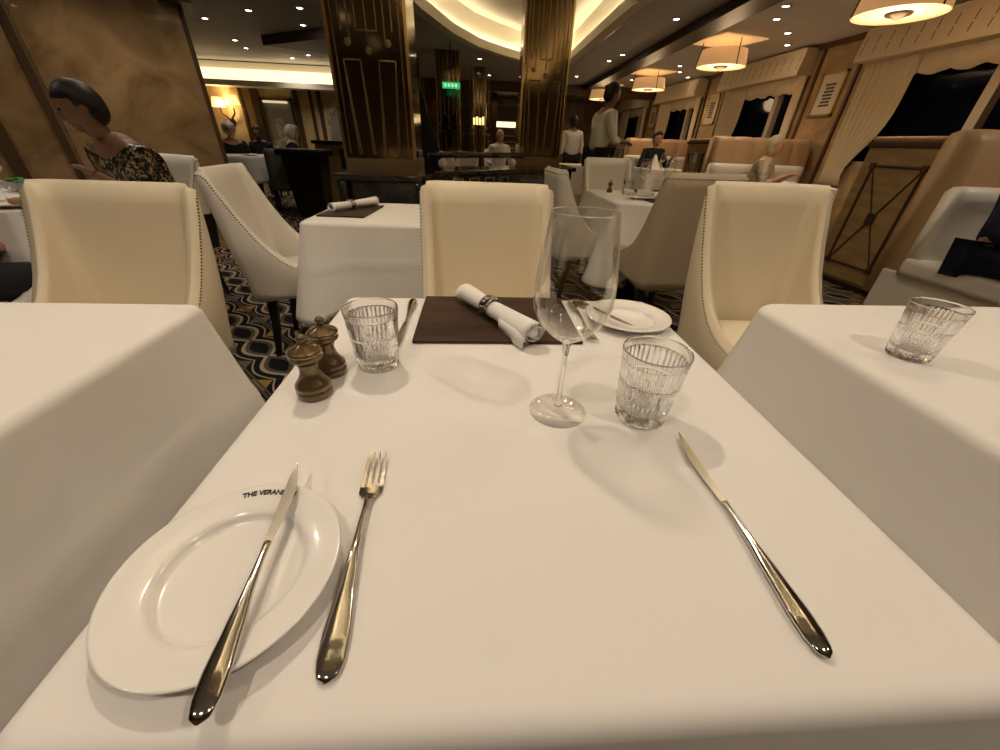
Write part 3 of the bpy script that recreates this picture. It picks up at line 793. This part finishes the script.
tb = tumbler_at('tumbler', 'cut glass tumbler on the foreground table beside the pepper mills', -.155, .528)
tumbler_at('', 'cut glass tumbler on the foreground table right of the wine glass', .222, .392, src=tb, s=1.04)
tumbler_at('', 'lone cut glass tumbler on the near right tablecloth', .797, .565, src=tb, s=1.02)
# wine glass
def wine(label, loc, s=1, src=None, group='empty wine glasses'):
    if src: return again(src, loc, 0, label, group, s)
    t = thing('wine_glass', label, 'wine glass', loc, 0, group)
    n = 64
    obj('foot', lathe(bm_(), [(.001, .0), (.039, .0), (.0395, .001), (.036, .002), (.015, .0045), (.006, .009), (.001, .0095)], n), thinglass, t, True)
    obj('stem', lathe(bm_(), [(.0055, .009), (.0035, .018), (.0030, .05), (.0034, .085), (.005, .10), (.008, .108)], 24), glass, t, True)
    out = [(.008, .106), (.022, .116), (.036, .130), (.0445, .147), (.0465, .160), (.0455, .180), (.0425, .205), (.0385, .232), (.0355, .252), (.0350, .2535)]
    inn = [(.0343, .252), (.0374, .232), (.0414, .205), (.0444, .180), (.0454, .160), (.0434, .148), (.035, .132), (.021, .1185), (.001, .1125)]
    obj('bowl', lathe(bm_(), out + inn, n), thinglass, t, True)
    return t
wg = wine('large empty wine glass on the foreground table before the napkin', (.112, .406, TZ))
wine('tall wine glass on the far laid table, left of its neighbour', (1.33, 3.28, TZ), .95, wg)
wine('tall wine glass on the far laid table, right of its neighbour', (1.50, 3.22, TZ), .95, wg)
wine('wine glass by the folded napkin of the jacketed man', (3.34, 7.55, TZ), 1.0, wg)
wine('wine glass right of the jacketed man', (3.55, 7.6, TZ), 1.0, wg)
wine('wine glass on the counter rail end beside the centre column', (.45, 5.72, .78), 1.0, wg)
wine('second wine glass on the counter beside the centre column', (.62, 5.95, .78), .9, wg)
# rose wine glass left
rg = wine('wine glass half full of rose at the far left table', (-2.12, 1.98, TZ), 1.0, wg)
obj('rose_wine', lathe(bm_(), [(.001, .114), (.02, .120), (.034, .134), (.043, .150), (.0448, .162), (.0445, .170), (.001, .170)], 32), rose, rg, True)
wine('wine glass of the white haired guest at the round table', (-3.95, 6.95, TZ), .95, wg)
# mills
def mill(label, loc, s=1, src=None):
    if src: return again(src, loc, 0, label, 'pepper and salt mills', s)
    t = thing('pepper_mill', label, 'pepper mill', loc, 0, 'pepper and salt mills')
    obj('body', lathe(bm_(), [(.001, 0), (.0225, 0), (.0235, .002), (.0235, .0105), (.0222, .012), (.0222, .013), (.0236, .0145), (.0232, .019), (.0200, .0235), (.0160, .029), (.0130, .036), (.0120, .043), (.0128, .049), (.0150, .054), (.001, .054)], 40), millm, t, True)
    cp = obj('cap', lathe(bm_(), [(.0155, .0545), (.0205, .058), (.0215, .061), (.0195, .0645), (.0195, .066), (.0215, .067), (.0218, .069), (.0185, .072), (.010, .0755), (.004, .080), (.001, .080)], 40), millm, t, True)
    obj('metal_band', lathe(bm_(), [(.0198, .0655), (.0208, .0658), (.0208, .0672), (.0198, .0675)], 40, cap=False), brass, cp, True)
    obj('knob', sphere(bm_(), (0, 0, .0855), .0068), millm, cp, True)
    return t
ml = mill('brown wooden pepper mill, the nearer of the pair by the left tumbler', (-.225, .447, TZ))
mill('brown wooden salt mill, the farther of the pair by the left tumbler', (-.222, .505, TZ), 1.0, ml)
mill('small dark mill on the laid table behind the wine glass', (1.06, 3.25, TZ), .95, ml)

# plates
def plate(label, loc, r=.0875, text=False, group='white bread plates'):
    t = thing('bread_plate', label, 'plate', loc, 0, group)
    k = r / .0875
    prof = [(.001, .002), (.044, .002), (.046, .0), (.050, .0), (.053, .004), (.060, .009), (.086, .0155), (.0875, .0165), (.0873, .0178), (.0855, .0180), (.062, .0125), (.0585, .0115), (.0565, .0092), (.0545, .0062), (.050, .0050), (.001, .0046)]
    obj('dish', lathe(bm_(), [(a_ * k, b_) for a_, b_ in prof], 96), porcelain, t, True)
    if text:
        cu = bpy.data.curves.new('lettering', 'FONT'); cu.body = text; cu.size = .0066; cu.extrude = .0003; cu.align_x = 'CENTER'; cu.align_y = 'CENTER'; cu.offset = .00018
        tmp = bpy.data.objects.new('tmp', cu); C.objects.link(tmp); bpy.context.view_layer.update()
        me = bpy.data.meshes.new_from_object(tmp.evaluated_get(bpy.context.evaluated_depsgraph_get())); bpy.data.objects.remove(tmp)
        bb = bmesh.new(); bb.from_mesh(me)
        # curve the lettering along the rim
        Rr = .0735
        for v in bb.verts:
            an = v.co.x / Rr; rr = Rr + v.co.y
            v.co = Vector((math.sin(an) * rr, math.cos(an) * rr, .0166 + (rr - Rr) * .23 + v.co.z))
        o = obj('lettering', bb, ink, t); return t, o
    return t, None
pt, let = plate('white bread plate with black lettering, under the left knife', (-.195, .1835, TZ), .0825, 'THE VERANDAH')
pt.rotation_euler.z = .02
plate('white bread plate at the far right corner of the foreground table', (.314, .708, TZ), .086)
plate('white plate on the far left table of the guest in sequins', (-1.97, 1.88, TZ), .11)
plate('white plate on the laid table behind the wine glass', (1.16, 2.86, TZ), .09)
plate('white plate on the far round table', (-3.45, 6.85, TZ), .11)

# cutlery: built along +x from the handle end (0) to the tip (L), flat on the table
def lerp_tab(tab, u):
    for (a_, *va), (b_, *vb) in zip(tab, tab[1:]):
        if u <= b_:
            t_ = 0 if b_ == a_ else (u - a_) / (b_ - a_); t_ = t_ * t_ * (3 - 2 * t_) * .5 + t_ * .5
            return [p * (1 - t_) + q * t_ for p, q in zip(va, vb)]
    return list(tab[-1][1:])
def strip(bm, tab, u0, u1, L, n, y0=0, m=14):
    # tab rows: u, halfwidth, halfthick, zcentre
    rings = []
    for i in range(n + 1):
        u = u0 + (u1 - u0) * i / n; hw, ht, zc = lerp_tab(tab, u)
        ring = []
        for k in range(m):
            a_ = 2 * PI * k / m; ring.append((u * L, y0 + hw * math.cos(a_), zc + ht * math.sin(a_)))
        rings.append(ring)
    return loft(bm, rings)
def knife(label, L=.245, group=None):
    t = thing('table_knife', label, 'knife', (0, 0, 0), 0, group)
    ht = [(0, .0010, .0008, .004), (.006, .0044, .0022, .004), (.02, .0072, .0030, .004), (.06, .0092, .0036, .0042), (.12, .0095, .0040, .0045), (.25, .0072, .0038, .0048), (.38, .0042, .0034, .005), (.5, .0030, .0028, .005), (.56, .0036, .0022, .005)]
    obj('handle', strip(bm_(), ht, 0, .56, L, 40, 0, 20), steel, t, True)
    bm = bm_(); rings = []
    for i in range(25):
        u = .55 + .45 * i / 24; q = (u - .55) / .45
        top = .0030 + .0006 * q - .0012 * q ** 4
        bot = -.0034 - .0046 * math.sin(min(1, q * 1.6) * PI / 2)
        e_ = max(0, (q - .45) / .55) ** 2.3
        bot = bot * (1 - e_) + (top - .0004) * e_
        rings.append([(u * L, top, .0056), (u * L, top, .0046), (u * L, bot, .0049), (u * L, bot, .0052)])
    loft(bm, rings); obj('blade', bm, steelb, t)
    return t
def fork(label, L=.212, group=None):
    t = thing('table_fork', label, 'fork', (0, 0, 0), 0, group)
    ht = [(0, .0010, .0008, .004), (.006, .0048, .0018, .004), (.022, .0080, .0022, .0040), (.07, .0100, .0026, .0042), (.14, .0100, .0028, .005), (.30, .0066, .0026, .0078), (.45, .0036, .0024, .0105), (.60, .0028, .0022, .0095), (.70, .0040, .0016, .0055), (.73, .008, .0012, .0042)]
    obj('handle', strip(bm_(), ht, 0, .715, L, 44, 0, 20), steel, t, True)
    bm = bm_()
    hd = [(.70, .0036, .0015, .0055), (.725, .0075, .0011, .0042), (.75, .0112, .0009, .0030), (.79, .0118, .0009, .0024), (.81, .0116, .0009, .0026)]
    strip(bm, hd, .70, .81, L, 12, 0, 20)
    for k in range(4):
        y = -.0096 + k * .0064
        tn = [(.79, .0021, .0008, .0025), (.86, .0018, .0009, .0034), (.93, .0014, .0009, .0058), (.985, .0010, .0007, .0094), (1.0, .0003, .0004, .0105)]
        rings = []
        for i in range(15):
            u = .79 + .21 * i / 14; hw, h_, zc = lerp_tab(tn, u)
            ys = y * (1 - .08 * (u - .79) / .21)
            rings.append([(u * L, ys - hw, zc - h_), (u * L, ys + hw, zc - h_), (u * L, ys + hw, zc + h_), (u * L, ys - hw, zc + h_)])
        loft(bm, rings)
    obj('tines', bm, steel, t, True, [('EDGE_SPLIT', dict(split_angle=R(60)))])
    return t
def lay(o, a_, b_, roll=0):
    a_, b_ = Vector(a_), Vector(b_); d = b_ - a_
    o.location = a_; o.rotation_mode = 'XYZ'
    o.rotation_euler = (roll, -math.atan2(d.z, math.hypot(d.x, d.y)), math.atan2(d.y, d.x))
k1 = knife('polished steel knife resting across the lettered bread plate'); lay(k1, (-.1595, .0845, .7665), (-.1805, .2855, .7690), 0); k1.scale = (.84, .92, 1)
k2 = knife('polished steel knife on the bare cloth at the right'); lay(k2, (.2535, .1065, TZ + .0003), (.2555, .3490, TZ + .0003), PI * 0)
k2.scale = (1, -.98, 1)
f1 = fork('polished steel fork beside the lettered bread plate'); lay(f1, (-.099, .107, TZ - .001), (-.110, .324, TZ - .001)); f1.scale = (1, 1.0, 1)
k3 = knife('steel knife laid for the opposite seat left of the wooden board'); lay(k3, (-.139, .812, TZ + .0003), (-.134, .58, TZ + .0003)); k3.scale = (.95, 1, 1)
k4 = knife('steel butter knife across the far right bread plate'); lay(k4, (.228, .822, .7505), (.296, .632, .7695)); k4.scale = (.82, 1, 1)
f2 = fork('steel fork half hidden behind the wine glass beside the wooden board'); lay(f2, (.218, .815, TZ - .001), (.2160, .610, TZ - .001))
k5 = knife('steel knife on the laid table behind the wine glass'); lay(k5, (1.12, 2.9, .768), (1.22, 2.82, .768))

# wooden boards and napkins
def board(label, x0, x1, y0, y1, skew=0, group='dark wooden place boards'):
    w_, d_ = x1 - x0, y1 - y0
    o = obj('place_board', bx(-w_ / 2, w_ / 2, -d_ / 2, d_ / 2, 0, .007), wenge, None, mods=BEV(.0015))
    o.location = ((x0 + x1) / 2, (y0 + y1) / 2, TZ + .0002); o.rotation_euler.z = skew
    return tag(o, label, 'board', group)
board('dark wooden place board under the ringed napkin on the foreground table', -.113, .196, .602, .826)
board('dark wooden place board under the napkin roll on the table behind', -.70, -.49, 1.82, 2.17, -.05)
board('dark wooden place board under two napkin rolls on the far laid table', 1.17, 1.60, 2.68, 2.95)
def napkin(label, a_, b_, r=.019, z=TZ + .0075, tail=True, group='rolled napkins in silver rings'):
    a_, b_ = Vector(a_), Vector(b_); d = b_ - a_; L = d.length
    t = thing('napkin_roll', label, 'napkin', (a_.x, a_.y, z), math.atan2(d.y, d.x), group)
    # spiral cross section lofted along x, flaring toward both ends
    prof = []
    turns = 1.9; K = 56
    rings = []
    for i in range(19):
        u = i / 18; flare = .82 + .30 * abs(u - .42) ** 1.3 * 2.0
        rr = r * flare
        th = .0016; outp = []; inp = []
        for k in range(K + 1):
            q = k / K; an = -PI / 2 + q * turns * 2 * PI; rad = rr * (1 - .42 * (1 - q)) if True else rr
            outp.append((rad + th / 2, an)); inp.append((rad - th / 2, an))
        ring = [(u * L + .004 * math.sin(an * 1.0), ra * math.cos(an), r * 1.02 + ra * .88 * math.sin(an) - r * .04) for ra, an in outp] + [(u * L, ra * math.cos(an), r * 1.02 + ra * .88 * math.sin(an) - r * .04) for ra, an in inp[::-1]]
        rings.append(ring)
    bm = bm_(); loft(bm, rings); nk = obj('napkin', bm, cloth, t, True)
    if tail:
        bm = bm_(); rows = []
        for i in range(7):
            u = i / 6; x = L * (.66 + .335 * u); w0 = min(1, u * 1.3)
            rows.append([(x, -r * .95, r * 1.0), (x, -r * (.95 + .10 * w0), r * .5), (x, -r * (.9 + .28 * w0), r * .02 - .003 * w0), (x, -r * (.9 + .40 * w0), r * .02 - .003 * w0), (x, -r * (1.0 + .16 * w0), r * .55), (x, -r * (.98 + .06 * w0), r * 1.1)])
        loft(bm, rows); obj('loose_corner', bm, cloth, nk, True)
    # inner folds
    bm = bm_(); sphere(bm, (L * .995 - .006, 0, r * 1.0), r * .58, .5, 1, .9); obj('inner_fold', bm, cloth, nk, True)
    # silver ring
    bm = bm_(); prof = [(r * .90, -.002), (r * 1.00, -.004), (r * 1.05, .000), (r * .96, .005), (r * .96, .015), (r * 1.05, .020), (r * 1.00, .024), (r * .90, .022)]
    lathe(bm, prof, 40, cap=False)
    for v in bm.verts:
        x_, y_, z_ = v.co; v.co = Vector((L * .42 - .009 + z_, x_ * .98, r * 1.0 + y_ * .93))
    obj('silver_ring', bm, steel, t, True)
    return t
napkin('white napkin rolled in a silver ring on the foreground wooden board', (-.024, .800), (.104, .588), .0215)
n2 = napkin('white napkin rolled in a ring on the board of the table behind the centre chair', (-.665, 1.90), (-.52, 2.16), .022, tail=False)
napkin('white napkin roll on the far laid table, the nearer of two', (1.22, 2.79), (1.45, 2.78), .024, tail=False)
napkin('white napkin roll on the far laid table, the farther of two', (1.12, 3.10), (1.34, 3.14), .022, z=TZ, tail=False)
tag(obj('folded_napkin', loft(bm_(), [[(-.1, -.06, 0), (.1, -.05, 0), (.1, .06, 0), (-.1, .05, 0)], [(-.06, -.04, .03), (.03, -.04, .035), (.04, .04, .03), (-.06, .04, .03)]]), cloth), 'crumpled white napkin on the booth table before the elderly guest', 'napkin').location = (3.72, 4.78, TZ)
tag(obj('folded_napkin', loft(bm_(), [[(-.09, -.09, 0), (.09, -.09, 0), (.09, .09, 0), (-.09, .09, 0)], [(-.01, -.01, .22), (.01, -.01, .22), (.01, .01, .22), (-.01, .01, .22)]]), cloth), 'white napkin standing in a peak before the jacketed man', 'napkin').location = (3.15, 7.45, TZ)
tumbler_at('', 'small tumbler on the far laid table beside the dark mill', 1.22, 3.30, src=tb, s=1.0)
tumbler_at('', 'tumbler at the far right of the far laid table', 1.62, 3.0, src=tb, s=1.0)
# green leafy garnish and bread on the sequin guest's table
t = thing('salad_bowl', 'small glass bowl with green leaves beside the guest in sequins', 'bowl', (-2.40, 2.33, TZ))
obj('bowl', lathe(bm_(), [(.03, 0), (.06, .02), (.075, .05), (.072, .05), (.056, .022), (.001, .006)], 32), glass, t, True)
for k in range(7):
    a_ = k * .9; obj('leaf', sphere(bm_(), (.025 * math.cos(a_), .025 * math.sin(a_), .045 + .006 * (k % 3)), .022, 1, .8, .35, 10), greeng, t, True)
o = obj('bread_roll', sphere(bm_(), (0, 0, .015), .03, 1.3, 1, .55), food_m, None, True); o.location = (-1.97, 1.88, TZ + .004); tag(o, 'browned bread roll on the white plate at the far left', 'bread')

# ============================================================ PEOPLE
def skinmesh(name, V, E, m, parent, sub=2, root=None):
    names = list(V); idx = {k: i for i, k in enumerate(names)}
    me = bpy.data.meshes.new(name); me.from_pydata([V[k][0] for k in names], [(idx[a_], idx[b_]) for a_, b_ in E], []); me.update()
    me.materials.append(m)
    o = bpy.data.objects.new(name, me); C.objects.link(o); o.parent = parent
    md = o.modifiers.new('Skin', 'SKIN'); md.use_smooth_shade = True
    for i, k in enumerate(names):
        r = V[k][1]; r = (r, r) if not isinstance(r, tuple) else r
        me.skin_vertices[0].data[i].radius = r
        me.skin_vertices[0].data[i].use_root = (k == (root or names[0]))
    sb = o.modifiers.new('Subdivision', 'SUBSURF'); sb.levels = sub; sb.render_levels = sub
    return o
def vadd(a_, b_, k=1): return tuple(x + y * k for x, y in zip(a_, b_))
def person(label, loc, rz, seated=True, lean=0.0, side=0.0, skinm=skin, top=white_f, legs=black_f, hair=hair_k, hairstyle='short', hands=None, s=1.0, headturn=0, headdown=0, apron=None, name='person', bald=False, sleeves=True):
    # local frame: faces -y; origin on the floor below the pelvis
    t = thing(name, label, 'person', loc, rz); t.scale = (s,) * 3
    pz = .56 if seated else .95
    ch_ = (side * .45, -lean * .30, pz + .30); sh = (side * .75, -lean * .55, pz + .475); nk = (side * .85, -lean * .66, pz + .525)
    hd0 = (side * .95, -lean * .78 - .01, pz + .575)
    hc = (hd0[0], hd0[1] - .015, hd0[2] + .085); ht = (hd0[0], hd0[1] - .0, hd0[2] + .135)
    V = {'pelvis': ((0, 0, pz), (.155, .115)), 'waist': ((side * .2, -lean * .12, pz + .15), (.135, .10)), 'chest': (ch_, (.155, .115)), 'sh': (sh, (.11, .08)), 'neck': (nk, (.052, .055)),
         'jaw': (hd0, (.058, .068)), 'head': (hc, (.076, .092)), 'crown': (ht, (.045, .055))}
    E = [('pelvis', 'waist'), ('waist', 'chest'), ('chest', 'sh'), ('sh', 'neck'), ('neck', 'jaw'), ('jaw', 'head'), ('head', 'crown')]
    for sx, n in ((-1, 'L'), (1, 'R')):
        S0 = (sh[0] + sx * .165, sh[1], sh[2] - .035)
        hh = (hands or {}).get(n)
        if hh is None: hh = ((sx * .20, -.30, pz + .10) if seated else (sx * .24, -.08, pz - .12))
        # elbow by two-bone solve
        S_, H_ = Vector(S0), Vector(hh); d = H_ - S_; la, lb = .29, .26; D_ = min(d.length, la + lb - .01)
        if d.length > la + lb - .01: H_ = S_ + d.normalized() * D_
        a_ = (la * la - lb * lb + D_ * D_) / (2 * D_); hgt = math.sqrt(max(0, la * la - a_ * a_)); dn = (H_ - S_).normalized()
        pole = Vector((sx * .45, .35, -1)); pole = (pole - dn * pole.dot(dn)).normalized(); El = S_ + dn * a_ + pole * hgt
        V['s' + n] = (S0, .062); V['u' + n] = (tuple(S_.lerp(El, .5)), .048); V['e' + n] = (tuple(El), .040); V['f' + n] = (tuple(El.lerp(H_, .45)), .037); V['w' + n] = (tuple(H_), (.026, .022))
        E += [('sh', 's' + n), ('s' + n, 'u' + n), ('u' + n, 'e' + n), ('e' + n, 'f' + n), ('f' + n, 'w' + n)]
        fd = (H_ - El).normalized(); fd = (fd + Vector((0, 0, -.15))).normalized(); lat = fd.cross(Vector((0, 0, 1))).normalized() * (1 if sx > 0 else -1); dwn = Vector((0, 0, -1))
        palm = H_ + fd * .05; V['p' + n] = (tuple(palm), (.030, .016)); E.append(('w' + n, 'p' + n))
        for k in range(4):
            off = lat * (.0255 - .017 * k); b0 = palm + fd * .030 + off; ln = (.036, .042, .040, .032)[k]
            m1 = b0 + fd * ln * .8 + dwn * .006; m2 = m1 + fd * ln * .45 + dwn * .016
            V['a%s%d' % (n, k)] = (tuple(b0), .0095); V['b%s%d' % (n, k)] = (tuple(m1), .0085); V['c%s%d' % (n, k)] = (tuple(m2), .0072)
            E += [('p' + n, 'a%s%d' % (n, k)), ('a%s%d' % (n, k), 'b%s%d' % (n, k)), ('b%s%d' % (n, k), 'c%s%d' % (n, k))]
        th0 = H_ + fd * .022 + lat * .032; th1 = th0 + fd * .030 + lat * .012 + dwn * .008
        V['t' + n] = (tuple(th0), .011); V['q' + n] = (tuple(th1), .009); E += [('p' + n, 't' + n), ('t' + n, 'q' + n)]
        # legs
        V['h' + n] = ((sx * .095, -.02, pz - .03), .085)
        if seated: kn = (sx * .13, -.43, pz - .05); an = (sx * .13, -.42, .08); toe = (sx * .14, -.60, .045)
        else: kn = (sx * .10, -.03 * sx - .02, .50); an = (sx * .10, .03 + .06 * sx, .09); toe = (sx * .12, -.15 + .06 * sx, .045)
        V['k' + n] = (kn, .058); V['m' + n] = (vadd(tuple((x + y) / 2 for x, y in zip(kn, an)), (0, .02, .03)), .052); V['n' + n] = (an, .036); V['o' + n] = (toe, (.040, .030))
        E += [('pelvis', 'h' + n), ('h' + n, 'k' + n), ('k' + n, 'm' + n), ('m' + n, 'n' + n), ('n' + n, 'o' + n)]
    skinmesh('body', V, E, skinm, t, 2)
    # clothing: same joints, a little larger
    def g(keys, d, cut={}):
        return {k: (cut.get(k, V[k][0]), tuple(x + d for x in (V[k][1] if isinstance(V[k][1], tuple) else (V[k][1],) * 2))) for k in keys}
    ks = ['pelvis', 'waist', 'chest', 'sh'] + [p + n for n in 'LR' for p in 'sue'] + (['fL', 'fR'] if sleeves else [])
    es = [e for e in E if e[0] in ks and e[1] in ks]
    col = vadd(sh, (0, -lean * .05, .045)); TV = g(ks, .018); TV['chest'] = (ch_, (.185, .150)); TV['sh'] = (sh, (.150, .125)); TV['waist'] = (V['waist'][0], (.165, .135)); TV['col'] = (col, (.078, .072)); es.append(('sh', 'col'))
    skinmesh('top', TV, es, top, t, 2)
    kl = ['pelvis'] + [p + n for n in 'LR' for p in 'hkmn']
    skinmesh('trousers', g(kl, .012), [e for e in E if e[0] in kl and e[1] in kl], legs, t, 2)
    for n in 'LR':
        skinmesh('shoe', {'a': (V['n' + n][0][:2] + (.055,), .042), 'b': (V['o' + n][0], (.046, .036))}, [('a', 'b')], blackwood, t, 2)
    # head details in a turned frame
    hrot = bpy.data.objects.new('face', None)
    Hm = Matrix.Translation(hc) @ Matrix.Rotation(headturn, 4, 'Z') @ Matrix.Rotation(headdown, 4, 'X')
    def hobj(nm, bm, m): bm.transform(Hm); return obj(nm, bm, m, t, True)
    bpy.data.objects.remove(hrot)
    bm = bm_(); sphere(bm, (0, -.0, .0), .098, .80, 1.0, 1.16, 20)
    sphere(bm, (0, -.100, -.012), .016, .75, 1.0, 1.5, 12); sphere(bm, (0, -.062, -.075), .035, 1.0, .8, .8, 12)
    for sx in (-1, 1): sphere(bm, (sx * .079, .01, -.005), .022, .4, .8, 1.35, 10)
    hobj('head', bm, skinm)
    for sx in (-1, 1): hobj('eye', sphere(bm_(), (sx * .031, -.087, .012), .010, 1.3, .7, .7, 10), eye_m)
    hobj('mouth', sphere(bm_(), (0, -.092, -.052), .020, 1, .35, .28, 12), lip_m)
    if not bald:
        bm = bm_()
        sphere(bm, (0, .014, .014), .104, .87, 1.04, 1.14, 28)
        for v in list(bm.verts):
            lim = .052 if v.co.y < -.03 else (-.005 if v.co.y < .03 else -.055)
            if v.co.z < lim: v.co = Vector((v.co.x * .8, v.co.y * .8, v.co.z * .75 + .005))
        sphere(bm, (0, .040, -.012), .086, .92, .92, 1.05, 18)
        if hairstyle == 'bob': sphere(bm, (0, .035, -.045), .085, 1.02, .8, 1.25, 18)
        if hairstyle == 'bun': sphere(bm, (0, .105, .045), .036, 1, 1, .9, 14)
        if hairstyle == 'full': sphere(bm, (0, .04, .015), .115, .95, .85, 1.05, 18); sphere(bm, (0, -.04, .085), .06, 1.1, 1, .6, 14)
        hobj('hair', bm, hair)
    if apron:
        bm = bm_(); rows = []
        for j in range(8):
            z = pz + .12 - j * .09; w_ = .16 + .012 * j
            rows.append([(w_ * math.sin(-1.2 + 2.4 * k / 12) , -.155 - .02 * (j > 1) + .10 * (1 - math.cos(-1.2 + 2.4 * k / 12)), z) for k in range(13)])
        loft(bm, rows, closed=False); obj('apron', bm, apron, t, True, [('SOLIDIFY', dict(thickness=.008))])
        obj('apron_strap', tube(bm_(), [(-.07, -.155, pz + .12), (-.075, -.15, pz + .34), (-.06, -.02, pz + .52), (.0, .06, pz + .55), (.06, -.02, pz + .52), (.075, -.15, pz + .34), (.07, -.155, pz + .12)], .008, 8), apron, t, True)
    return t
# sequin material
sq = bpy.data.materials.new('sequin_fabric'); sq.use_nodes = True; nt = sq.node_tree; b = nt.nodes['Principled BSDF']
tc = nt.nodes.new('ShaderNodeTexCoord'); vo = nt.nodes.new('ShaderNodeTexVoronoi'); vo.inputs['Scale'].default_value = 75
cr = nt.nodes.new('ShaderNodeValToRGB'); cr.color_ramp.elements[0].color = (.01, .008, .006, 1); cr.color_ramp.elements[1].color = (.55, .44, .26, 1); cr.color_ramp.elements[0].position = .50; cr.color_ramp.elements[1].position = .85
bw = nt.nodes.new('ShaderNodeRGBToBW'); bp = nt.nodes.new('ShaderNodeBump'); bp.inputs['Strength'].default_value = .8
nt.links.new(tc.outputs['Object'], vo.inputs['Vector']); nt.links.new(vo.outputs['Color'], bw.inputs[0]); nt.links.new(bw.outputs[0], cr.inputs[0]); nt.links.new(cr.outputs[0], b.inputs['Base Color'])
nt.links.new(bw.outputs[0], bp.inputs['Height']); nt.links.new(bp.outputs[0], b.inputs['Normal']); b.inputs['Metallic'].default_value = .4; b.inputs['Roughness'].default_value = .35

person('person in a black sequined top leaning over the far left table, short dark hair', (-1.95, 2.72, 0), -.35, True, .30, -.03, skin_d, sq, black_f, hair_k, 'short',
       hands={'L': (-.10, -.30, .68), 'R': (.02, -.34, .885)}, s=.93, headturn=-.5, headdown=.3, sleeves=True)
person('standing waiter in a white shirt and brown apron with dark hair in a bun', (1.70, 6.05, 0), PI / 2 + .15, False, .10, 0, skin_d, white_f, black_f, hair_k, 'bun',
       hands={'L': (-.12, -.34, 1.10), 'R': (.12, -.34, 1.10)}, s=1.02, headdown=.25, apron=apron_m)
person('second waiter in a white shirt seen from behind at the far service table', (1.93, 8.75, 0), PI + .1, False, .05, 0, skin_d, white_f, black_f, hair_k, 'short', s=.90)
person('seated man in a dark jacket before the far tan bench, one hand raised', (3.48, 8.45, 0), .1, True, .12, 0, skin, black_f, black_f, hair_k, 'short',
       hands={'L': (-.22, -.36, .82), 'R': (.30, -.28, .92)}, s=1.0)
person('seated elderly guest in a cream wrap with long pale hair, facing right', (3.90, 5.68, 0), .75, True, .10, 0, skin, cream_f, cream_f, hair_b, 'bob', hands={'L': (-.12, -.36, .86), 'R': (.10, -.38, .86)}, s=.94, headturn=.25)
person('white haired guest in a dark jacket at the left end of the far round table', (-4.0, 7.45, 0), .6, True, .25, 0, skin, black_f, black_f, hair_w, 'full', s=.88, headdown=.3)
person('dark suited guest beyond the far round table', (-3.88, 8.2, 0), .1, True, .1, .0, skin_d, black_f, black_f, hair_k, 'short', s=.86)
person('guest with wavy white hair and a navy top, back turned, left of the host stand', (-3.22, 7.7, 0), PI / 2 + .5, True, .15, 0, skin, navy, navy, hair_w, 'full', s=.88)
person('bald guest in a pale shirt far behind the counter', (.47, 9.0, 0), .3, True, .05, 0, skin, white_f, black_f, None, bald=True, s=.96)
person('guest in navy on the nearest ivory bench, cut by the right edge', (3.34, 2.28, 0), .15, True, .05, .0, skin, navy, navy, hair_k, 'short', hands={'L': (-.30, -.30, .62), 'R': (.2, -.35, .6)}, s=1.0)
person('guest in dark trousers sitting at the left edge of the photo', (-2.16, 1.50, 0), PI - .5, True, .0, 0, skin, black_f, black_f, hair_k, 'short', hands={'L': (-.05, -.26, .66), 'R': (.05, -.26, .66)}, s=.95)
